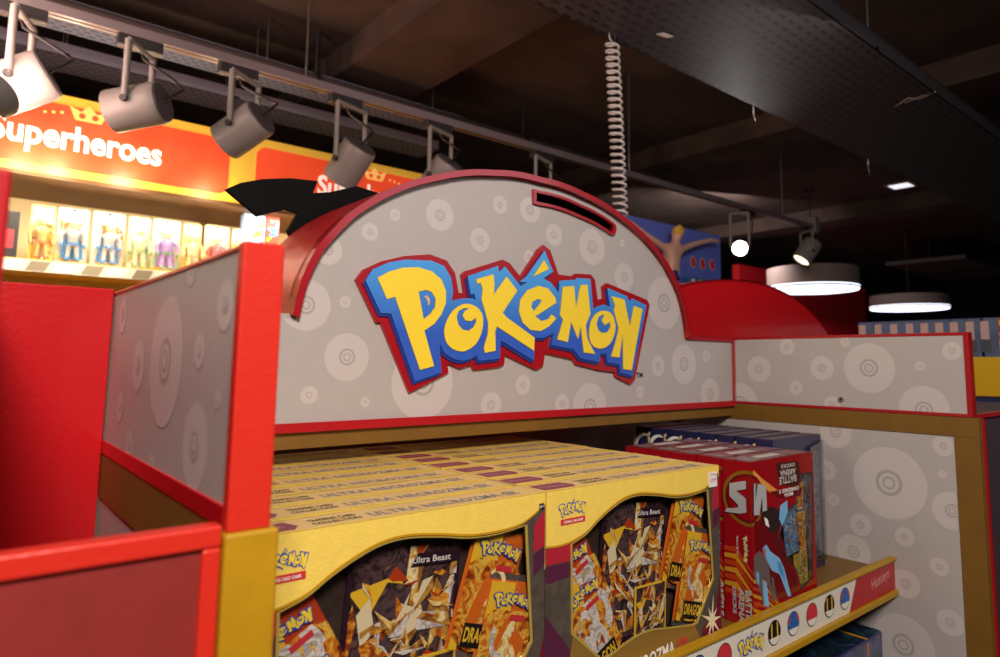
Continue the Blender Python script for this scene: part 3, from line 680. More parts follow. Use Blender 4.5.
    for m, q in ((mat('deck_grey', '#6A5A58', .35), ((122, 425), (142, 405), (168, 425), (178, 470), (182, 520), (200, 590), (190, 588), (165, 500), (158, 560), (168, 606), (160, 608), (140, 545), (122, 500))),
                 (LBL, ((152, 398), (166, 382), (182, 408), (215, 432), (232, 470), (258, 570), (246, 572), (215, 490), (188, 478), (168, 440))),
                 (LBL, ((152, 510), (168, 520), (178, 612), (158, 606))), (LBL, ((130, 480), (140, 485), (142, 530), (132, 522))), (BXR, ((154, 392), (166, 402), (164, 432), (152, 420))), (BLU, ((205, 440), (222, 455), (238, 520), (214, 480))),
                 (mat('deck_grey', '#6A5A58', .35), ((184, 500), (194, 505), (204, 585), (194, 580)))):
        b.flat(f, [q5(*p) for p in q], m, .0010)
    # flame sweep at the foot on both faces
    for k in range(7):
        z0 = .018+k*.010; b.flat(fl, clip([(-RT, z0+.028), (-RT*.55, z0+.03), (0, z0), (0, z0-.004), (-RT*.6, z0+.022), (-RT, z0+.022)], rect(-RT, 0, 0, RH)), GLD if k % 2 else ORB, .0003+.00002*k)
        b.flat(f, clip([(0, z0), (.03, z0-.012), (.07, -.002+k*.004), (.07, -.006+k*.004), (.03, z0-.017), (0, z0-.005)], rect(0, 0, .1, RH)), GLD if k % 2 else ORB, .0006+.00002*k)
    # wordmarks turned on their side along the left face
    small_logo(b, fl, -.015, q4(60, 340)[1], q4(60, 340)[1]-q4(60, 442)[1], .011, .0009, -90)
    b.text(fl, 'TRADING CARD GAME', -.025, q4(40, 345)[1], .028, .003, WHITE, .0009, 0, -90)
    z1_ = q4(60, 538)[1]
    bl = z1_-.003; b.text(fl, 'BATTLE', -.012, z1_, bl, .010, SILV, .0012, .04, -90); b.text(fl, 'ARENA', -.023, z1_, bl, .009, SILV, .0012, .04, -90); b.text(fl, 'DECKS', -.033, z1_, bl*.8, .006, SILV, .0012, .04, -90)
    b.build('carton', t)
    b = MB(); c = (.145, .12)
    inner = [(c[0]+(x-c[0])*.95, c[1]+(z-c[1])*.97) for x, z in win]
    b.prism(f, [win, inner[::-1]], 0, .0008, SILD); b.build('window_border', t)
    card(t, .172, .172, .030, .062, -3, .018, 21, [ORB, CRM, YEL, RBD, GRYA], CRM); card(t, .170, .108, .034, .056, 0, .016, 22, [ORB, GRN, YEL, LBL]); card(t, .166, .052, .040, .052, 3, .014, 23, [GRN, CRM, YEL, ORB, LBL])
    card(t, .132, .120, .046, .090, 4, .012, 24, [BLU, LBL, GRYA, WHITE, PUR, TEA], DPU)
    b = MB(); b.flat(f, win, clear_mat('deck_film', '#f2f2f2', .16, .08, .5, 20), -.0005); b.build('window_film', t)
    return t
rp = make_red(); first = True
for k in range(5):
    o = rp if k == 0 else copy_tree(rp)
    o.location = (.790+(.003*(k % 2)), .186+k*.0485, SHZ+.0006)
    o['label'] = 'red battle deck box standing upside down at the front of its column' if k == 0 else 'red battle deck box, %s one back in the red column' % ORD[k]

# ------------------------------------------------------------------ dark blue boxes behind
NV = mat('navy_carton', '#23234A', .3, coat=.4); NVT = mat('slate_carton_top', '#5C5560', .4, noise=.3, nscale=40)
t = thing('navy_deck_box', (0, 0, 0), '', 'boxed toy', 'navy deck boxes in a column behind the red ones')
NW, NH, NT = .176, .243, .0338
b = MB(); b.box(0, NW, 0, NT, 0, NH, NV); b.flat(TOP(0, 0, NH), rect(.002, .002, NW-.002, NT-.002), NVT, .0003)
fl = Fr((0, 0, 0), (0, -1, 0), (0, 0, 1)); ff = FRONT()
for a0 in (0,):
    o1 = [(-.012+.026*math.cos(a), .205+.026*math.sin(a)) for a in [1.2+k*.2 for k in range(13)]]; o2 = [(-.008+.021*math.cos(a), .205+.021*math.sin(a)) for a in [1.2+k*.2 for k in range(13)]][::-1]
    b.flat(fl, clip(o1+o2, rect(-NT, 0, 0, NH)), WHITE, .0004)
small_logo(b, fl, -.043, .236, .038, .012, .0005, -90)
b.flat(fl, rect(-NT+.003, .180, -NT+.016, .196), BLU, .0004)
b.flat(ff, rect(.01, .02, NW-.01, NH-.03), art_mat('navy_print', ['#1C1C3C', '#3C4A70', '#8C8CA0', '#2A2848', '#6A4058'], 40), .0004)
b.build('carton', t)
b = MB(); b.prism(ff, [(NW*.6, .02), (NW-.003, .012), (NW-.003, NH-.01), (NW*.7, NH-.02)], 0, .006, clear_mat('navy_blister', '#e0e4e8', .3, .15, .4, 40)); b.build('blister', t)
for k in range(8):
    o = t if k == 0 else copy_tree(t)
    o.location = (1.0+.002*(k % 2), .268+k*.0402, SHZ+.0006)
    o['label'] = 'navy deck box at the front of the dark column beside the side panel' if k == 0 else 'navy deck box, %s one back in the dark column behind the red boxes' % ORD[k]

# ------------------------------------------------------------------ lower shelf
LZ = -.66
bm_obj('lower_shelf', [(.022, W-.001, .17, .652, LZ-.014, LZ)], BROWNG, bay, .001)
TEALD = mat('tin_dark_teal', '#182A30', .3, coat=.5)
t = thing('blue_gift_box', (0, 0, 0), '', 'boxed toy', 'dark blue boxes on the lower shelf')
b = MB(); b.box(0, .205, 0, .115, 0, .268, mat('gift_navy', '#1C2450', .28, coat=.6))
b.flat(TOP(0, 0, .268), rect(.004, .004, .201, .111), art_mat('gift_print', ['#0E1420', '#1C3038', '#141A38', '#2C5058', '#1A1638'], 22), .0003)
b.flat(FRONT(), rect(.004, .004, .201, .264), art_mat('gift_front_print', ['#141A38', '#2C5058', '#3A3070', '#5A5A88', '#1A1638'], 22), .0003)
b.build('carton', t, None, .004)
b = MB(); b.tube([(.14, -.001, .262), (.14, -.001, .02)], .0015, GLD, 8); b.tube([(.14, .0, .2685), (.14, .11, .2685)], .0015, GLD, 8); b.build('gold_piping', t)
spots_ = [(.985, .186), (.985, .305), (.985, .424), (.765, .186), (.765, .305), (.545, .186), (.545, .305)]
lab = ['front right blue gift box on the lower shelf beside the side panel', 'blue gift box behind the front right one on the lower shelf', 'rearmost blue gift box on the lower shelf beside the side panel', 'blue gift box in the middle front of the lower shelf', 'blue gift box behind the middle front one on the lower shelf', 'blue gift box furthest left in the front of the lower shelf', 'blue gift box furthest left at the rear of the lower shelf']
for k, (x, y) in enumerate(spots_):
    o = t if k == 0 else copy_tree(t); o.location = (x+.028, y, LZ+.0006); o['label'] = lab[k]

#BACKGROUND
# ------------------------------------------------------------------ the room
CEIL = 1.85
def struct_box(name, q, m, lab=None):
    o = bm_obj(name, [q], m); struct(o)
    if lab: o['label'] = lab
    return o
CONC = mat('ceiling_concrete', '#544039', .85, noise=.45, nscale=3, bump=.4, bscale=12)
struct_box('floor', (-3, 16, -5, 8, -1.6, -1.5), mat('floor_vinyl', '#5A5552', .35, noise=.15, nscale=3))
struct_box('ceiling', (-3, 16, -5, 8, CEIL, CEIL+.1), CONC)
WALLM = mat('wall_dark_paint', '#1C1618', .8, noise=.2, nscale=2)
struct_box('wall_back', (-3, 16, 8, 8.1, -1.5, CEIL), WALLM)
struct_box('wall_left', (-3.1, -3, -5, 8.1, -1.5, CEIL), WALLM)
struct_box('wall_right', (16, 16.1, -5, 8.1, -1.5, CEIL), WALLM)
struct_box('wall_front', (-3, 16, -5.1, -5, -1.5, CEIL), WALLM)
# downstand beams running away from the camera
def ceil_x(px, py): return at(px, py, 2, CEIL)
for k, (x0, x1) in enumerate(((at(330, 80, 2, CEIL-.16).x, at(410, 100, 2, CEIL-.16).x), (4.1, 4.5), (7.2, 7.6))):
    struct_box('trim_%d' % (k+1), (x0, x1, -5, 8, CEIL-.16, CEIL-.0005), CONC, 'concrete downstand beam under the ceiling')

# pipe along the ceiling
b = MB(); p = at(250, 60, 1, 2.9)
y_p, z_p = 3.0, at(300, 78, 1, 3.0).z
z_p = min(z_p, CEIL-.08)
b.tube([(-.6, y_p, z_p), (4.6, y_p, z_p)], .045, mat('pipe_grey', '#5A4C4C', .5), 14)
o = thing_w('ceiling_pipe', (1.2, y_p, z_p), 'grey pipe running under the brown concrete ceiling', 'pipe'); b.build('pipe', o)
for k in range(4):
    b = MB(); x = -.2+k*1.45; b.tube([(x, y_p, z_p), (x, y_p, CEIL)], .012, DARKM, 8); b.tube([(x-.012, y_p, z_p), (x+.012, y_p, z_p)], .052, DARKM, 14); b.build('pipe_clamp', o)

def slot_mat(name, col, dark, sx_, sy_):
    m = mat(name, col, .5); nt = m.node_tree; bs = nt.nodes['Principled BSDF']
    tc = nt.nodes.new('ShaderNodeTexCoord'); s = nt.nodes.new('ShaderNodeSeparateXYZ'); nt.links.new(tc.outputs['Object'], s.inputs[0])
    def M(op, a, b_=None):
        n = nt.nodes.new('ShaderNodeMath'); n.operation = op
        for i, q in enumerate((a, b_)):
            if q is None: continue
            if isinstance(q, (int, float)): n.inputs[i].default_value = q
            else: nt.links.new(q, n.inputs[i])
        return n.outputs[0]
    row = M('FLOOR', M('DIVIDE', s.outputs['Y'], sy_))
    fx = M('FRACT', M('ADD', M('DIVIDE', s.outputs['X'], sx_), M('MULTIPLY', row, .5))); fy = M('FRACT', M('DIVIDE', s.outputs['Y'], sy_))
    k = M('MULTIPLY', M('LESS_THAN', fx, .6), M('LESS_THAN', fy, .3))
    mx = nt.nodes.new('ShaderNodeMix'); mx.data_type = 'RGBA'; mx.inputs['A'].default_value = lin(col); mx.inputs['B'].default_value = lin(dark)
    nt.links.new(k, mx.inputs['Factor']); nt.links.new(mx.outputs['Result'], bs.inputs['Base Color']); return m
TRAY = slot_mat('slotted_tray', '#3E383A', '#050405', .06, .04)
TRAYG = slot_mat('galvanised_tray', '#9494A8', '#3A3A44', .045, .035)
def tray(x0, x1, y0, y1, z, m, lab, hang):
    t = thing_w('cable_tray', ((x0+x1)/2, (y0+y1)/2, z), lab, 'cable tray')
    b = MB(); b.box(x0, x1, y0, y1, z, z+.003, m); b.build('tray_bed', t)
    for y in (y0, y1-.004):
        b = MB(); b.box(x0, x1, y, y+.004, z, z+.06, m); b.box(x0, x1, y-.003, y+.007, z+.058, z+.062, m); b.build('side_rail', t)
    for x in hang:
        b = MB()
        for y in (y0+.03, y1-.03): b.tube([(x, y, z+.004), (x, y, CEIL)], .005, STEEL, 6)
        b.box(x-.015, x+.015, y0, y1, z+.004, z+.016, DARKM); b.build('hanger', t)
    return t
tray(.6, 9, .60, 1.20, 1.25, TRAY, 'wide dark slotted cable tray hanging across the upper right', [2.4, 4.6, 6.8])
tz = 1.45; ya = at(60, 40, 2, tz).y; yb = at(60, 78, 2, tz).y
tray(-.8, 2.2, 3.0, 3.22, 1.55, TRAYG, 'galvanised cable tray above the yellow fascia, behind the spotlights', [0, 1.0, 2.0])
tray(-.8, 2.35, 3.5, 3.75, 1.55, TRAYG, 'second galvanised cable tray further back above the fascia', [0.2, 1.0])

# loose tags and wires on the tray
b = MB(); p = at(656, 34, 2, 1.247); b.prism(Fr(p, (1, 0, 0), (0, -1, 0)), [(0, 0), (.05, .008), (.06, .03), (.012, .024)], 0, .001, WHITE); tag(b.build('paper_tag'), 'scrap of white tag stuck under the slotted cable tray', 'tag')
b = MB(); q = [at(x, y, 2, 1.243) for x, y in ((895, 107), (908, 98), (920, 99), (936, 91), (922, 96), (905, 103))]; b.tube(q, .003, STEEL, 6); tag(b.build('cable_tie'), 'pale twisted cable tie under the slotted tray at the right', 'cable tie')
for i, (px, py, lab) in enumerate(((753, 92, 'bent metal wire hook hanging from the middle of the tray edge'), (867, 145, 'thin metal wire hook hanging from the right of the tray edge'))):
    p = at(px, py, 1, 1.19); p.z = 1.25
    b = MB(); b.tube([p, p+Vector((0, 0, -.05)), p+Vector((.01, 0, -.06)), p+Vector((.012, 0, -.09)), p+Vector((.0, 0, -.1))], .0025, STEEL, 6); tag(b.build('wire_hook'), lab, 'hook')

# coiled cable
SY = 1.17; pt = at(612, 42, 1, SY); pb_ = at(621, 222, 1, SY)
b = MB(); n = 27*14; pts = []
for i in range(n+1):
    t = i/n; a = t*26*2*math.pi; c = pt.lerp(pb_, t); r = .023
    pts.append(c+Vector((r*math.cos(a), r*math.sin(a), 0)))
t = thing_w('coiled_cable', tuple(pt), 'white coiled cable hanging down from the slotted tray behind the header', 'cable')
b.tube(pts, .0042, mat('coil_white', '#C8C2BE', .35), 8); b.build('coil', t)
b = MB(); b.tube([pt+Vector((.022*math.cos(a)*.7, 0, .03+.03*math.sin(a))) for a in [k*.5 for k in range(14)]], .003, STEEL, 6); b.tube([pt+Vector((0, 0, .05)), Vector((pt.x, pt.y, 1.30))], .003, STEEL, 6); b.build('hook', t)

# ------------------------------------------------------------------ track lighting
RY, RZ = 2.24, 1.2
xa = -1.0; xb = at(812, 222, 1, RY).x
def railz(px, py): return at(px, py, 1, RY).z
t = thing_w('light_track', (2, RY, RZ), 'long grey lighting track running along above the display fascia', 'light track')
b = MB(); b.box(xa, xb, RY-.02, RY+.02, RZ, RZ+.035, mat('track_grey', '#A8989A', .35, metal=.6)); b.build('track', t, None, .002)
b = MB(); b.box(xa, xb, RY-.008, RY+.008, RZ-.001, RZ, DARKM); b.build('conductor_slot', t)
b = MB(); b.box(xb-.01, xb+.06, RY-.035, RY+.035, RZ-.03, RZ+.10, GREYP); b.build('end_bracket', t, None, .003)
for x in (.9, 2.9, 4.7):
    b = MB(); b.tube([(x, RY, RZ+.03), (x, RY, CEIL)], .006, STEEL, 6); b.build('hanger', t)
SPT = mat('spot_body_grey', '#8E8782', .4, bump=.03)
LAMPW = mat('lamp_white', '#ffffff', .4, emit='#FFF6EC', estr=30)
def spot(mx, hx, hz, dirv, lab, on=False, r=.073, L=.17, hy=RY-.06, sc=1):
    """track head: adapter, two-armed yoke, barrel, rear cap, lens, flex"""
    t = thing_w('track_spotlight', (mx, RY, RZ), lab, 'spotlight', 'spotlights along the lighting track')
    dv = Vector(dirv).normalized(); c = Vector((hx, hy, hz))
    b = MB(); b.box(mx-.07, mx+.07, RY-.022, RY+.022, RZ-.04, RZ, DARKM); b.build('adapter', t, None, .003)
    side = dv.cross(Vector((0, 0, 1))).normalized() if abs(dv.z) < .98 else Vector((1, 0, 0))
    b = MB()
    top = Vector((mx, RY, RZ-.03))
    aL = c+side*(r+.006); aR = c-side*(r+.006)
    tl = Vector((aL.x, aL.y, RZ-.06)); tr_ = Vector((aR.x, aR.y, RZ-.06))
    def bar(p, q, w=.011):
        b.tube([p, q], w, SPT, 4)
    bar(top, (tl+tr_)/2); bar(tl, tr_); bar(tl, aL); bar(tr_, aR); b.build('yoke', t)
    b = MB(); rs = [r*.95, r*.99, r, r, r*.99]
    ps = [c-dv*L*.5, c-dv*L*.46, c-dv*L*.36, c+dv*L*.45, c+dv*L*.5]
    b.tube(ps, rs, SPT, 32, cap=False)
    b.tube([c+dv*L*.5, c+dv*L*.5-dv*.0005, c+dv*L*.40], [r*.99, r*.93, r*.90], DARKM, 32, cap=False)
    bo = b.build('barrel', t)
    b = MB(); b.tube([c-dv*L*.5, c-dv*(L*.5+.006)], [r*.93, r*.9], mat('spot_rear_cap', '#4A4648', .5), 32); b.build('rear_cap', bo)
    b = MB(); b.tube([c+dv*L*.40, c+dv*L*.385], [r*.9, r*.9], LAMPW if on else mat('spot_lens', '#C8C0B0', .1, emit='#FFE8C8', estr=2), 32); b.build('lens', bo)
    for s_ in (-1, 1):
        b = MB(); q = c+side*s_*(r+.004); b.tube([q, q+side*s_*.012], .012, DARKM, 12); b.build('pivot_screw', bo)
    b = MB(); e = c-dv*(L*.5+.004)
    b.tube([top, top+Vector((.01, -.03, -.05)), (top+e)/2+Vector((.07, -.02, -.01)), e+Vector((.04, 0, .05))-dv*.02, e], .005, BLACK, 6); b.build('flex', t)
    if on is not None:
        ld = bpy.data.lights.new('spot', 'SPOT'); ld.energy = 60; ld.spot_size = math.radians(60); ld.spot_blend = .6; ld.shadow_soft_size = .05; ld.color = (1, .86, .68)
        lo = bpy.data.objects.new('spot_light', ld); COL.objects.link(lo); lo.location = c+dv*(L*.42)-Vector(t.location); lo.rotation_euler = dv.to_track_quat('-Z', 'Y').to_euler(); lo.parent = t
        if on: ld.color = (1, .95, .9)
        return ld
def hp(px, py, y=RY-.06): p = at(px, py, 1, y); return p.x, p.z
def mxp(px, py): return at(px, py, 1, RY).x
SP = [((20, 18), (18, 84), (-.55, .2, -.35), 'near white track spotlight cut by the left edge of the photo'),
      ((140, 46), (137, 107), (-.78, .62, -.22), 'grey track spotlight pointing left above the word Superheroes'),
      ((238, 76), (243, 130), (-.55, .75, -.55), 'grey track spotlight aiming down at the end of the red fascia panel'),
      ((345, 108), (350, 163), (-.2, .6, -.7), 'fourth track spotlight, left of the arch crown'),
      ((438, 133), (440, 178), (-.2, .6, -.7), 'fifth track spotlight, low behind the crown of the arch'),
      ((542, 163), (543, 208), (-.2, .6, -.7), 'track spotlight whose bracket shows just over the arch')]
for k, (m_, h_, dv, lab) in enumerate(SP):
    x, z = hp(*h_); spot(mxp(*m_), x, z, dv, lab, r=.072 if k else .078, L=.17)
x, z = hp(740, 248); tc = CAM-Vector((x, RY-.06, z)); l = spot(mxp(755, 205)-.1, x, z, (tc.x, tc.y, tc.z-.2), 'lit track spotlight shining straight at the camera', True, r=.055, L=.15); l.energy = 25
x, z = hp(807, 252); spot(mxp(806, 228)-.0, x, z, (-.5, .3, -.75), 'last track spotlight at the right end of the track', r=.075, L=.19)
# ------------------------------------------------------------------ printed fascia and toy shelving
FY = 3.16
FASY = mat('fascia_yellow', '#E8B83A', .45, emit='#E8B040', estr=.35)  # printed, not a lamp: fascia emission stands in for light falling on it
FASR = mat('fascia_red', '#E8502A', .45, emit='#E84A22', estr=.55, col2='#E0401E', nscale=6)
FASW = mat('fascia_white', '#FFF0E8', .45, emit='#FFF0E0', estr=.6)
fz0 = at(113, 184, 1, FY).z; fz1 = at(218, 129, 1, FY).z; fx0 = -1.2; fx1 = 3.0
t = thing_w('shop_fascia', (.5, FY, fz0), 'bright yellow shop fascia with red rounded panels reading Superheroes', 'sign')
fF = FRONT(0, FY, 0)
b = MB(); b.prism(fF, rect(fx0, fz0, fx1, fz1), -.06, 0, FASY); b.build('fascia_board', t)
def rrect(x0, z0, x1, z1, r, n=6):
    o = []
    for cx, cz, a in ((x1-r, z0+r, -90), (x1-r, z1-r, 0), (x0+r, z1-r, 90), (x0+r, z0+r, 180)):
        o += [(cx+r*math.cos(math.radians(a+90*k/n)), cz+r*math.sin(math.radians(a+90*k/n))) for k in range(n+1)]
    return o
pxr = at(229, 165, 1, FY).x; pxl = at(256, 165, 1, FY).x; PWD = 1.55
for k, (x0, x1) in enumerate(((pxr-PWD, pxr), (pxl, pxl+PWD))):
    b = MB(); b.prism(fF, rrect(x0, fz0+.035, x1, fz1-.045, .05), 0, .004, FASR)
    a = at(-14, 150, 1, FY); e = at(161, 165, 1, FY)
    if k == 0: tx0, tx1, tb = a.x, e.x, e.z
    else: tx0 = at(317, 190, 1, FY).x; tx1 = tx0+(e.x-a.x); tb = e.z
    th = at(110, 130, 1, FY).z-at(110, 151, 1, FY).z
    o = b.build('red_panel', t)
    b = MB(); b.text(fF, 'Superheroes', tx0, tb-.045, tx1-tx0, .15, FASW, .006, .027); b.build('lettering', t)
    # small crown over the word
    cx = (tx0+tx1)/2+.02; cz = tb+.135
    b = MB(); cr = [(cx-.05, cz), (cx+.05, cz), (cx+.075, cz+.06), (cx+.03, cz+.04), (cx, cz+.075), (cx-.03, cz+.04), (cx-.075, cz+.06)]
    b.prism(fF, cr, .004, .006, mat('crown_gold', '#F4B860', .4, emit='#F4B860', estr=.6))
    for s_ in (-1, 1):
        for j in range(3): b.flat(fF, disc(cx+s_*(.10+.03*j), cz+.02-.006*j, .007, 10), mat('crown_gold', '#F4B860', .4), .006)
        b.flat(fF, disc(cx+s_*.025, cz+.022, .013, 14), FASR, .0068)
    b.build('crown', t)
# soffit and shelving below
t = thing_w('toy_shelving', (.5, FY+.2, -1.5), 'bright toy shelving under the yellow fascia', 'shelving')
CREAM = mat('shelving_back', '#E8D0A0', .6)
b = MB(); b.box(fx0, fx1, FY-.01, FY+.55, fz0-.02, fz0-.001, mat('soffit_brown', '#6A4420', .6)); b.build('soffit', t)
b = MB(); b.box(fx0, fx1, FY+.55, FY+.57, FLOOR, fz1, CREAM); b.build('back_panel', t)
SHY = FY+.05; shz = at(90, 264, 1, SHY).z
b = MB(); b.box(fx0, fx1, SHY, FY+.549, shz-.03, shz, mat('shelf_yellow', '#E0B040', .5)); b.build('shelf', t)
b = MB(); b.box(fx0, fx1, SHY, FY+.549, shz-.75, shz-.72, mat('shelf_yellow', '#E0B040', .5)); b.build('shelf', t)
b = MB()
zt_ = shz-.004; zb_ = shz-.055; k = 0; x = -.2
b.box(fx0, fx1, SHY-.008, SHY-.001, zb_, zt_, mat('ticket_cream', '#F4E8D0', .5))
while x < 2.2:
    b.prism(FRONT(0, SHY-.008, 0), [(x, zb_+.004), (x+.07, zb_+.004), (x+.09, zt_-.004), (x+.02, zt_-.004)], 0, .0008, mat('ticket_grey', '#9C8C70', .5) if k % 2 else WHITE); x += .1; k += 1
b.build('ticket_rail', t)
for x in (at(207, 195, 1, FY+.5).x, -.5, 2.4):
    b = MB(); b.box(x-.015, x+.015, FY+.52, FY+.549, FLOOR, fz0-.02, slot_mat('slotted_upright', '#6A4420', '#1A1008', 1.0, .05)); b.build('upright', t)
# blister packs with small figures
SKIN = mat('toy_skin', '#E0A880', .5)
def figure_mb(col, col2, s=1.0, cape=None):
    b = MB()
    b.tube([(0, 0, .055), (0, 0, .085), (0, 0, .105), (0, 0, .118)], [.016, .018, .024, .010], col, 12)
    b.tube([(0, 0, .116), (0, 0, .124), (0, 0, .138), (0, 0, .146)], [.006, .012, .013, .006], SKIN, 12)
    for s_ in (-1, 1):
        b.tube([(s_*.009, 0, .06), (s_*.013, 0, .032), (s_*.015, -.002, .004)], [.010, .008, .006], col, 10); b.tube([(s_*.015, -.003, .010), (s_*.016, -.008, .002)], [.008, .007], col2, 8)
        b.tube([(s_*.022, 0, .108), (s_*.036, 0, .088), (s_*.034, -.008, .062)], [.008, .007, .005], col, 10); b.tube([(s_*.034, -.008, .062), (s_*.033, -.01, .052)], [.006, .006], col2, 8)
    b.tube([(0, 0, .058), (0, 0, .066)], [.0175, .0175], col2, 12)
    if cape: b.prism(Fr((0, .008, 0), (1, 0, 0), (0, 0, 1)), [(-.036, .01), (.036, .01), (.02, .112), (-.02, .112)], -.002, 0, cape)
    return b
def toy_pack(px0, px1, pyt, pyb, cardm, col, col2, cape, lab, y, seed=0, w=None):
    pA = at(px0, pyb, 1, y); pB = at(px1, pyb, 1, y); h = at((px0+px1)/2, pyt, 1, y).z-shz; wd = pB.x-pA.x
    t = thing_w('toy_blister_pack', (pA.x+wd/2, y, shz), lab, 'boxed toy', 'toy packs on the bright shelf')
    f = FRONT(pA.x+wd/2, y, shz+.0012)
    b = MB(); b.prism(f, rrect(-wd*.48, 0, wd*.48, h, .012, 3), -.0015, 0, cardm)
    b.flat(f, rect(-wd*.4, h*.80, wd*.4, h*.95), WHITE, .0004); b.flat(f, disc(0, h*.965, wd*.06, 10), DARKM, .0005)
    b.shards(f, rect(-wd*.46, .01, wd*.46, h*.78), [WHITE, YEL, CRM, cardm, ORA], 22, seed, .0004, wd*.4); b.build('backing_card', t)
    b = figure_mb(col, col2, 1, cape); sc = h*.72/.15
    b.v = [(v[0]*sc+pA.x+wd*.5, v[1]*sc+y-.028, v[2]*sc+shz+.015) for v in b.v]; b.build('toy_figure', t)
    b = MB(); b.box(pA.x+wd*.12, pA.x+wd*.88, y-.055, y-.001, shz+.002, shz+h*.78, clear_mat('toy_blister', '#ffffff', .12, .1, .3, 25)); b.build('blister', t, None, .012)
YP = FY+.16
CARDS = [((26, 52), 'card_yellow', '#F0D060', '#D8A060', '#C08850', None, 'toy pack on pale yellow card at the left end of the shelf', 1),
 ((53, 86), 'card_grey', '#B8B8B0', '#9CA0A0', '#2F7CC0', '#2F7CC0', 'toy pack holding a grey figure with a blue cape, next to the yellow card', 2),
 ((88, 122), 'card_silver', '#C8C4BC', '#A8A8A8', '#2F7CC0', '#2F7CC0', 'second toy pack with a grey and blue figure, right of the first', 3),
 ((124, 147), 'card_green', '#A8C898', '#C8C890', '#88A060', None, 'toy pack on pale green card left of the purple figure', 4),
 ((148, 177), 'card_mint', '#B0D8B0', '#9870B0', '#5C9040', '#9870B0', 'toy pack with a purple figure on mint green card', 5),
 ((179, 198), 'card_amber', '#E8C878', '#E0C880', '#C89040', None, 'toy pack on amber card right of the purple figure', 6),
 ((200, 226), 'card_peach', '#F0D0A0', '#D04030', '#B02020', '#D04030', 'toy pack with a red figure near the wing board', 7),
 ((228, 246), 'card_ivory', '#E8DCC0', '#A0A8B0', '#4070A0', None, 'toy pack with a grey figure right of the red one', 8)]
for (x0, x1), mn, mc, c1, c2, cp, lab, sd in CARDS:
    toy_pack(x0, x1, 205+(x0-26)*.12, 262+(x0-26)*.2, mat(mn, mc, .45), mat(mn+'_fig', c1, .5), mat(mn+'_acc', c2, .5), mat(mn+'_cape', cp, .5) if cp else None, lab, YP, sd)
for k, (x0, x1, m, lab) in enumerate(((241, 262, mat('small_white_blue', '#A8C8E8', .4), 'small white and blue toy box above the end of the wing board'), (263, 276, mat('small_red', '#D84A38', .4), 'small red and yellow toy box beside the white and blue one'))):
    pA = at(x0, 240, 1, YP); pB = at(x1, 240, 1, YP)
    b = MB(); h_ = at((x0+x1)/2, 215, 1, YP).z-shz; b.box(pA.x, pB.x, YP-.04, YP+.03, shz+.001, shz+h_, m)
    f = FRONT(0, YP-.04, 0); b.shards(f, rect(pA.x+.004, shz+.01, pB.x-.004, shz+h_*.9), [WHITE, BLU, YEL, pr], 16, k, .0004, .05)
    tag(b.build('toy_box', None, None, .002), lab, 'boxed toy')
# dark display stand by the left edge
b = MB(); p = at(4, 262, 1, YP); b.box(p.x-.16, p.x+.035, YP-.1, YP+.1, shz+.001, shz+.20, DARKM); b.box(p.x-.1, p.x+.02, YP-.101, YP-.0995, shz+.04, shz+.12, pr)
tag(b.build('toy_box', None, None, .004), 'black and red toy box at the left end of the bright shelf', 'boxed toy')
# black cut-out board seen from behind, on the far side of the header
BK = mat('cutout_black', '#050404', .7, spec=.15)
YB = D+BD+.02
def bp(pts): return [(lambda p: (p.x, p.z))(at(x, y, 1, YB)) for x, y in pts]
b = MB(); f = FRONT(0, YB, 0)
b.prism(f, bp([(226, 189), (240, 183), (262, 179), (290, 178), (318, 181), (313, 193), (330, 192), (357, 186), (400, 200), (400, 260), (300, 262), (288, 230), (298, 213), (286, 209), (258, 216)]), -.010, 0, BK)
tag(b.build('cutout_board'), 'black back of a shaped display board behind the left of the arch', 'display board')

# ------------------------------------------------------------------ right-hand background
# red arched header of the next unit
t = thing_w('arched_unit', (2.1, 1.05, -1.5), 'glossy red arched display unit behind the right of the header', 'display unit')
YD = 1.0
dl = [(lambda p: (p.x, p.z))(at(x, y, 1, YD)) for x, y in ((640, 330), (655, 300), (677, 287), (705, 281), (735, 280), (765, 285), (795, 299), (815, 317), (830, 336))]
dl = smooth(dl, 5)
b = MB(); f = FRONT(0, YD, 0); b.prism(f, dl+[(dl[-1][0], -1.5), (dl[0][0], -1.5)], -.02, 0, RED); b.build('end_board', t)
b = MB(); n = len(dl); v = [(x, YD-.006, z+.002) for x, z in dl]+[(x, YD+.35, z+.002) for x, z in dl]
b.add(v, [(i, i+1, n+i+1, n+i) for i in range(n-1)][::1], RED, True); b.build('curved_top', t)
# far red wall unit behind it
q0 = at(745, 265, 1, 3.6); q1 = at(764, 335, 1, 3.6)
struct_box('wall_partition', (at(740, 300, 1, 4.4).x, at(866, 300, 1, 4.4).x, 4.4, 4.5, -1.5, at(760, 268, 1, 4.4).z), mat('wall_red_paint', '#C0101C', .6))
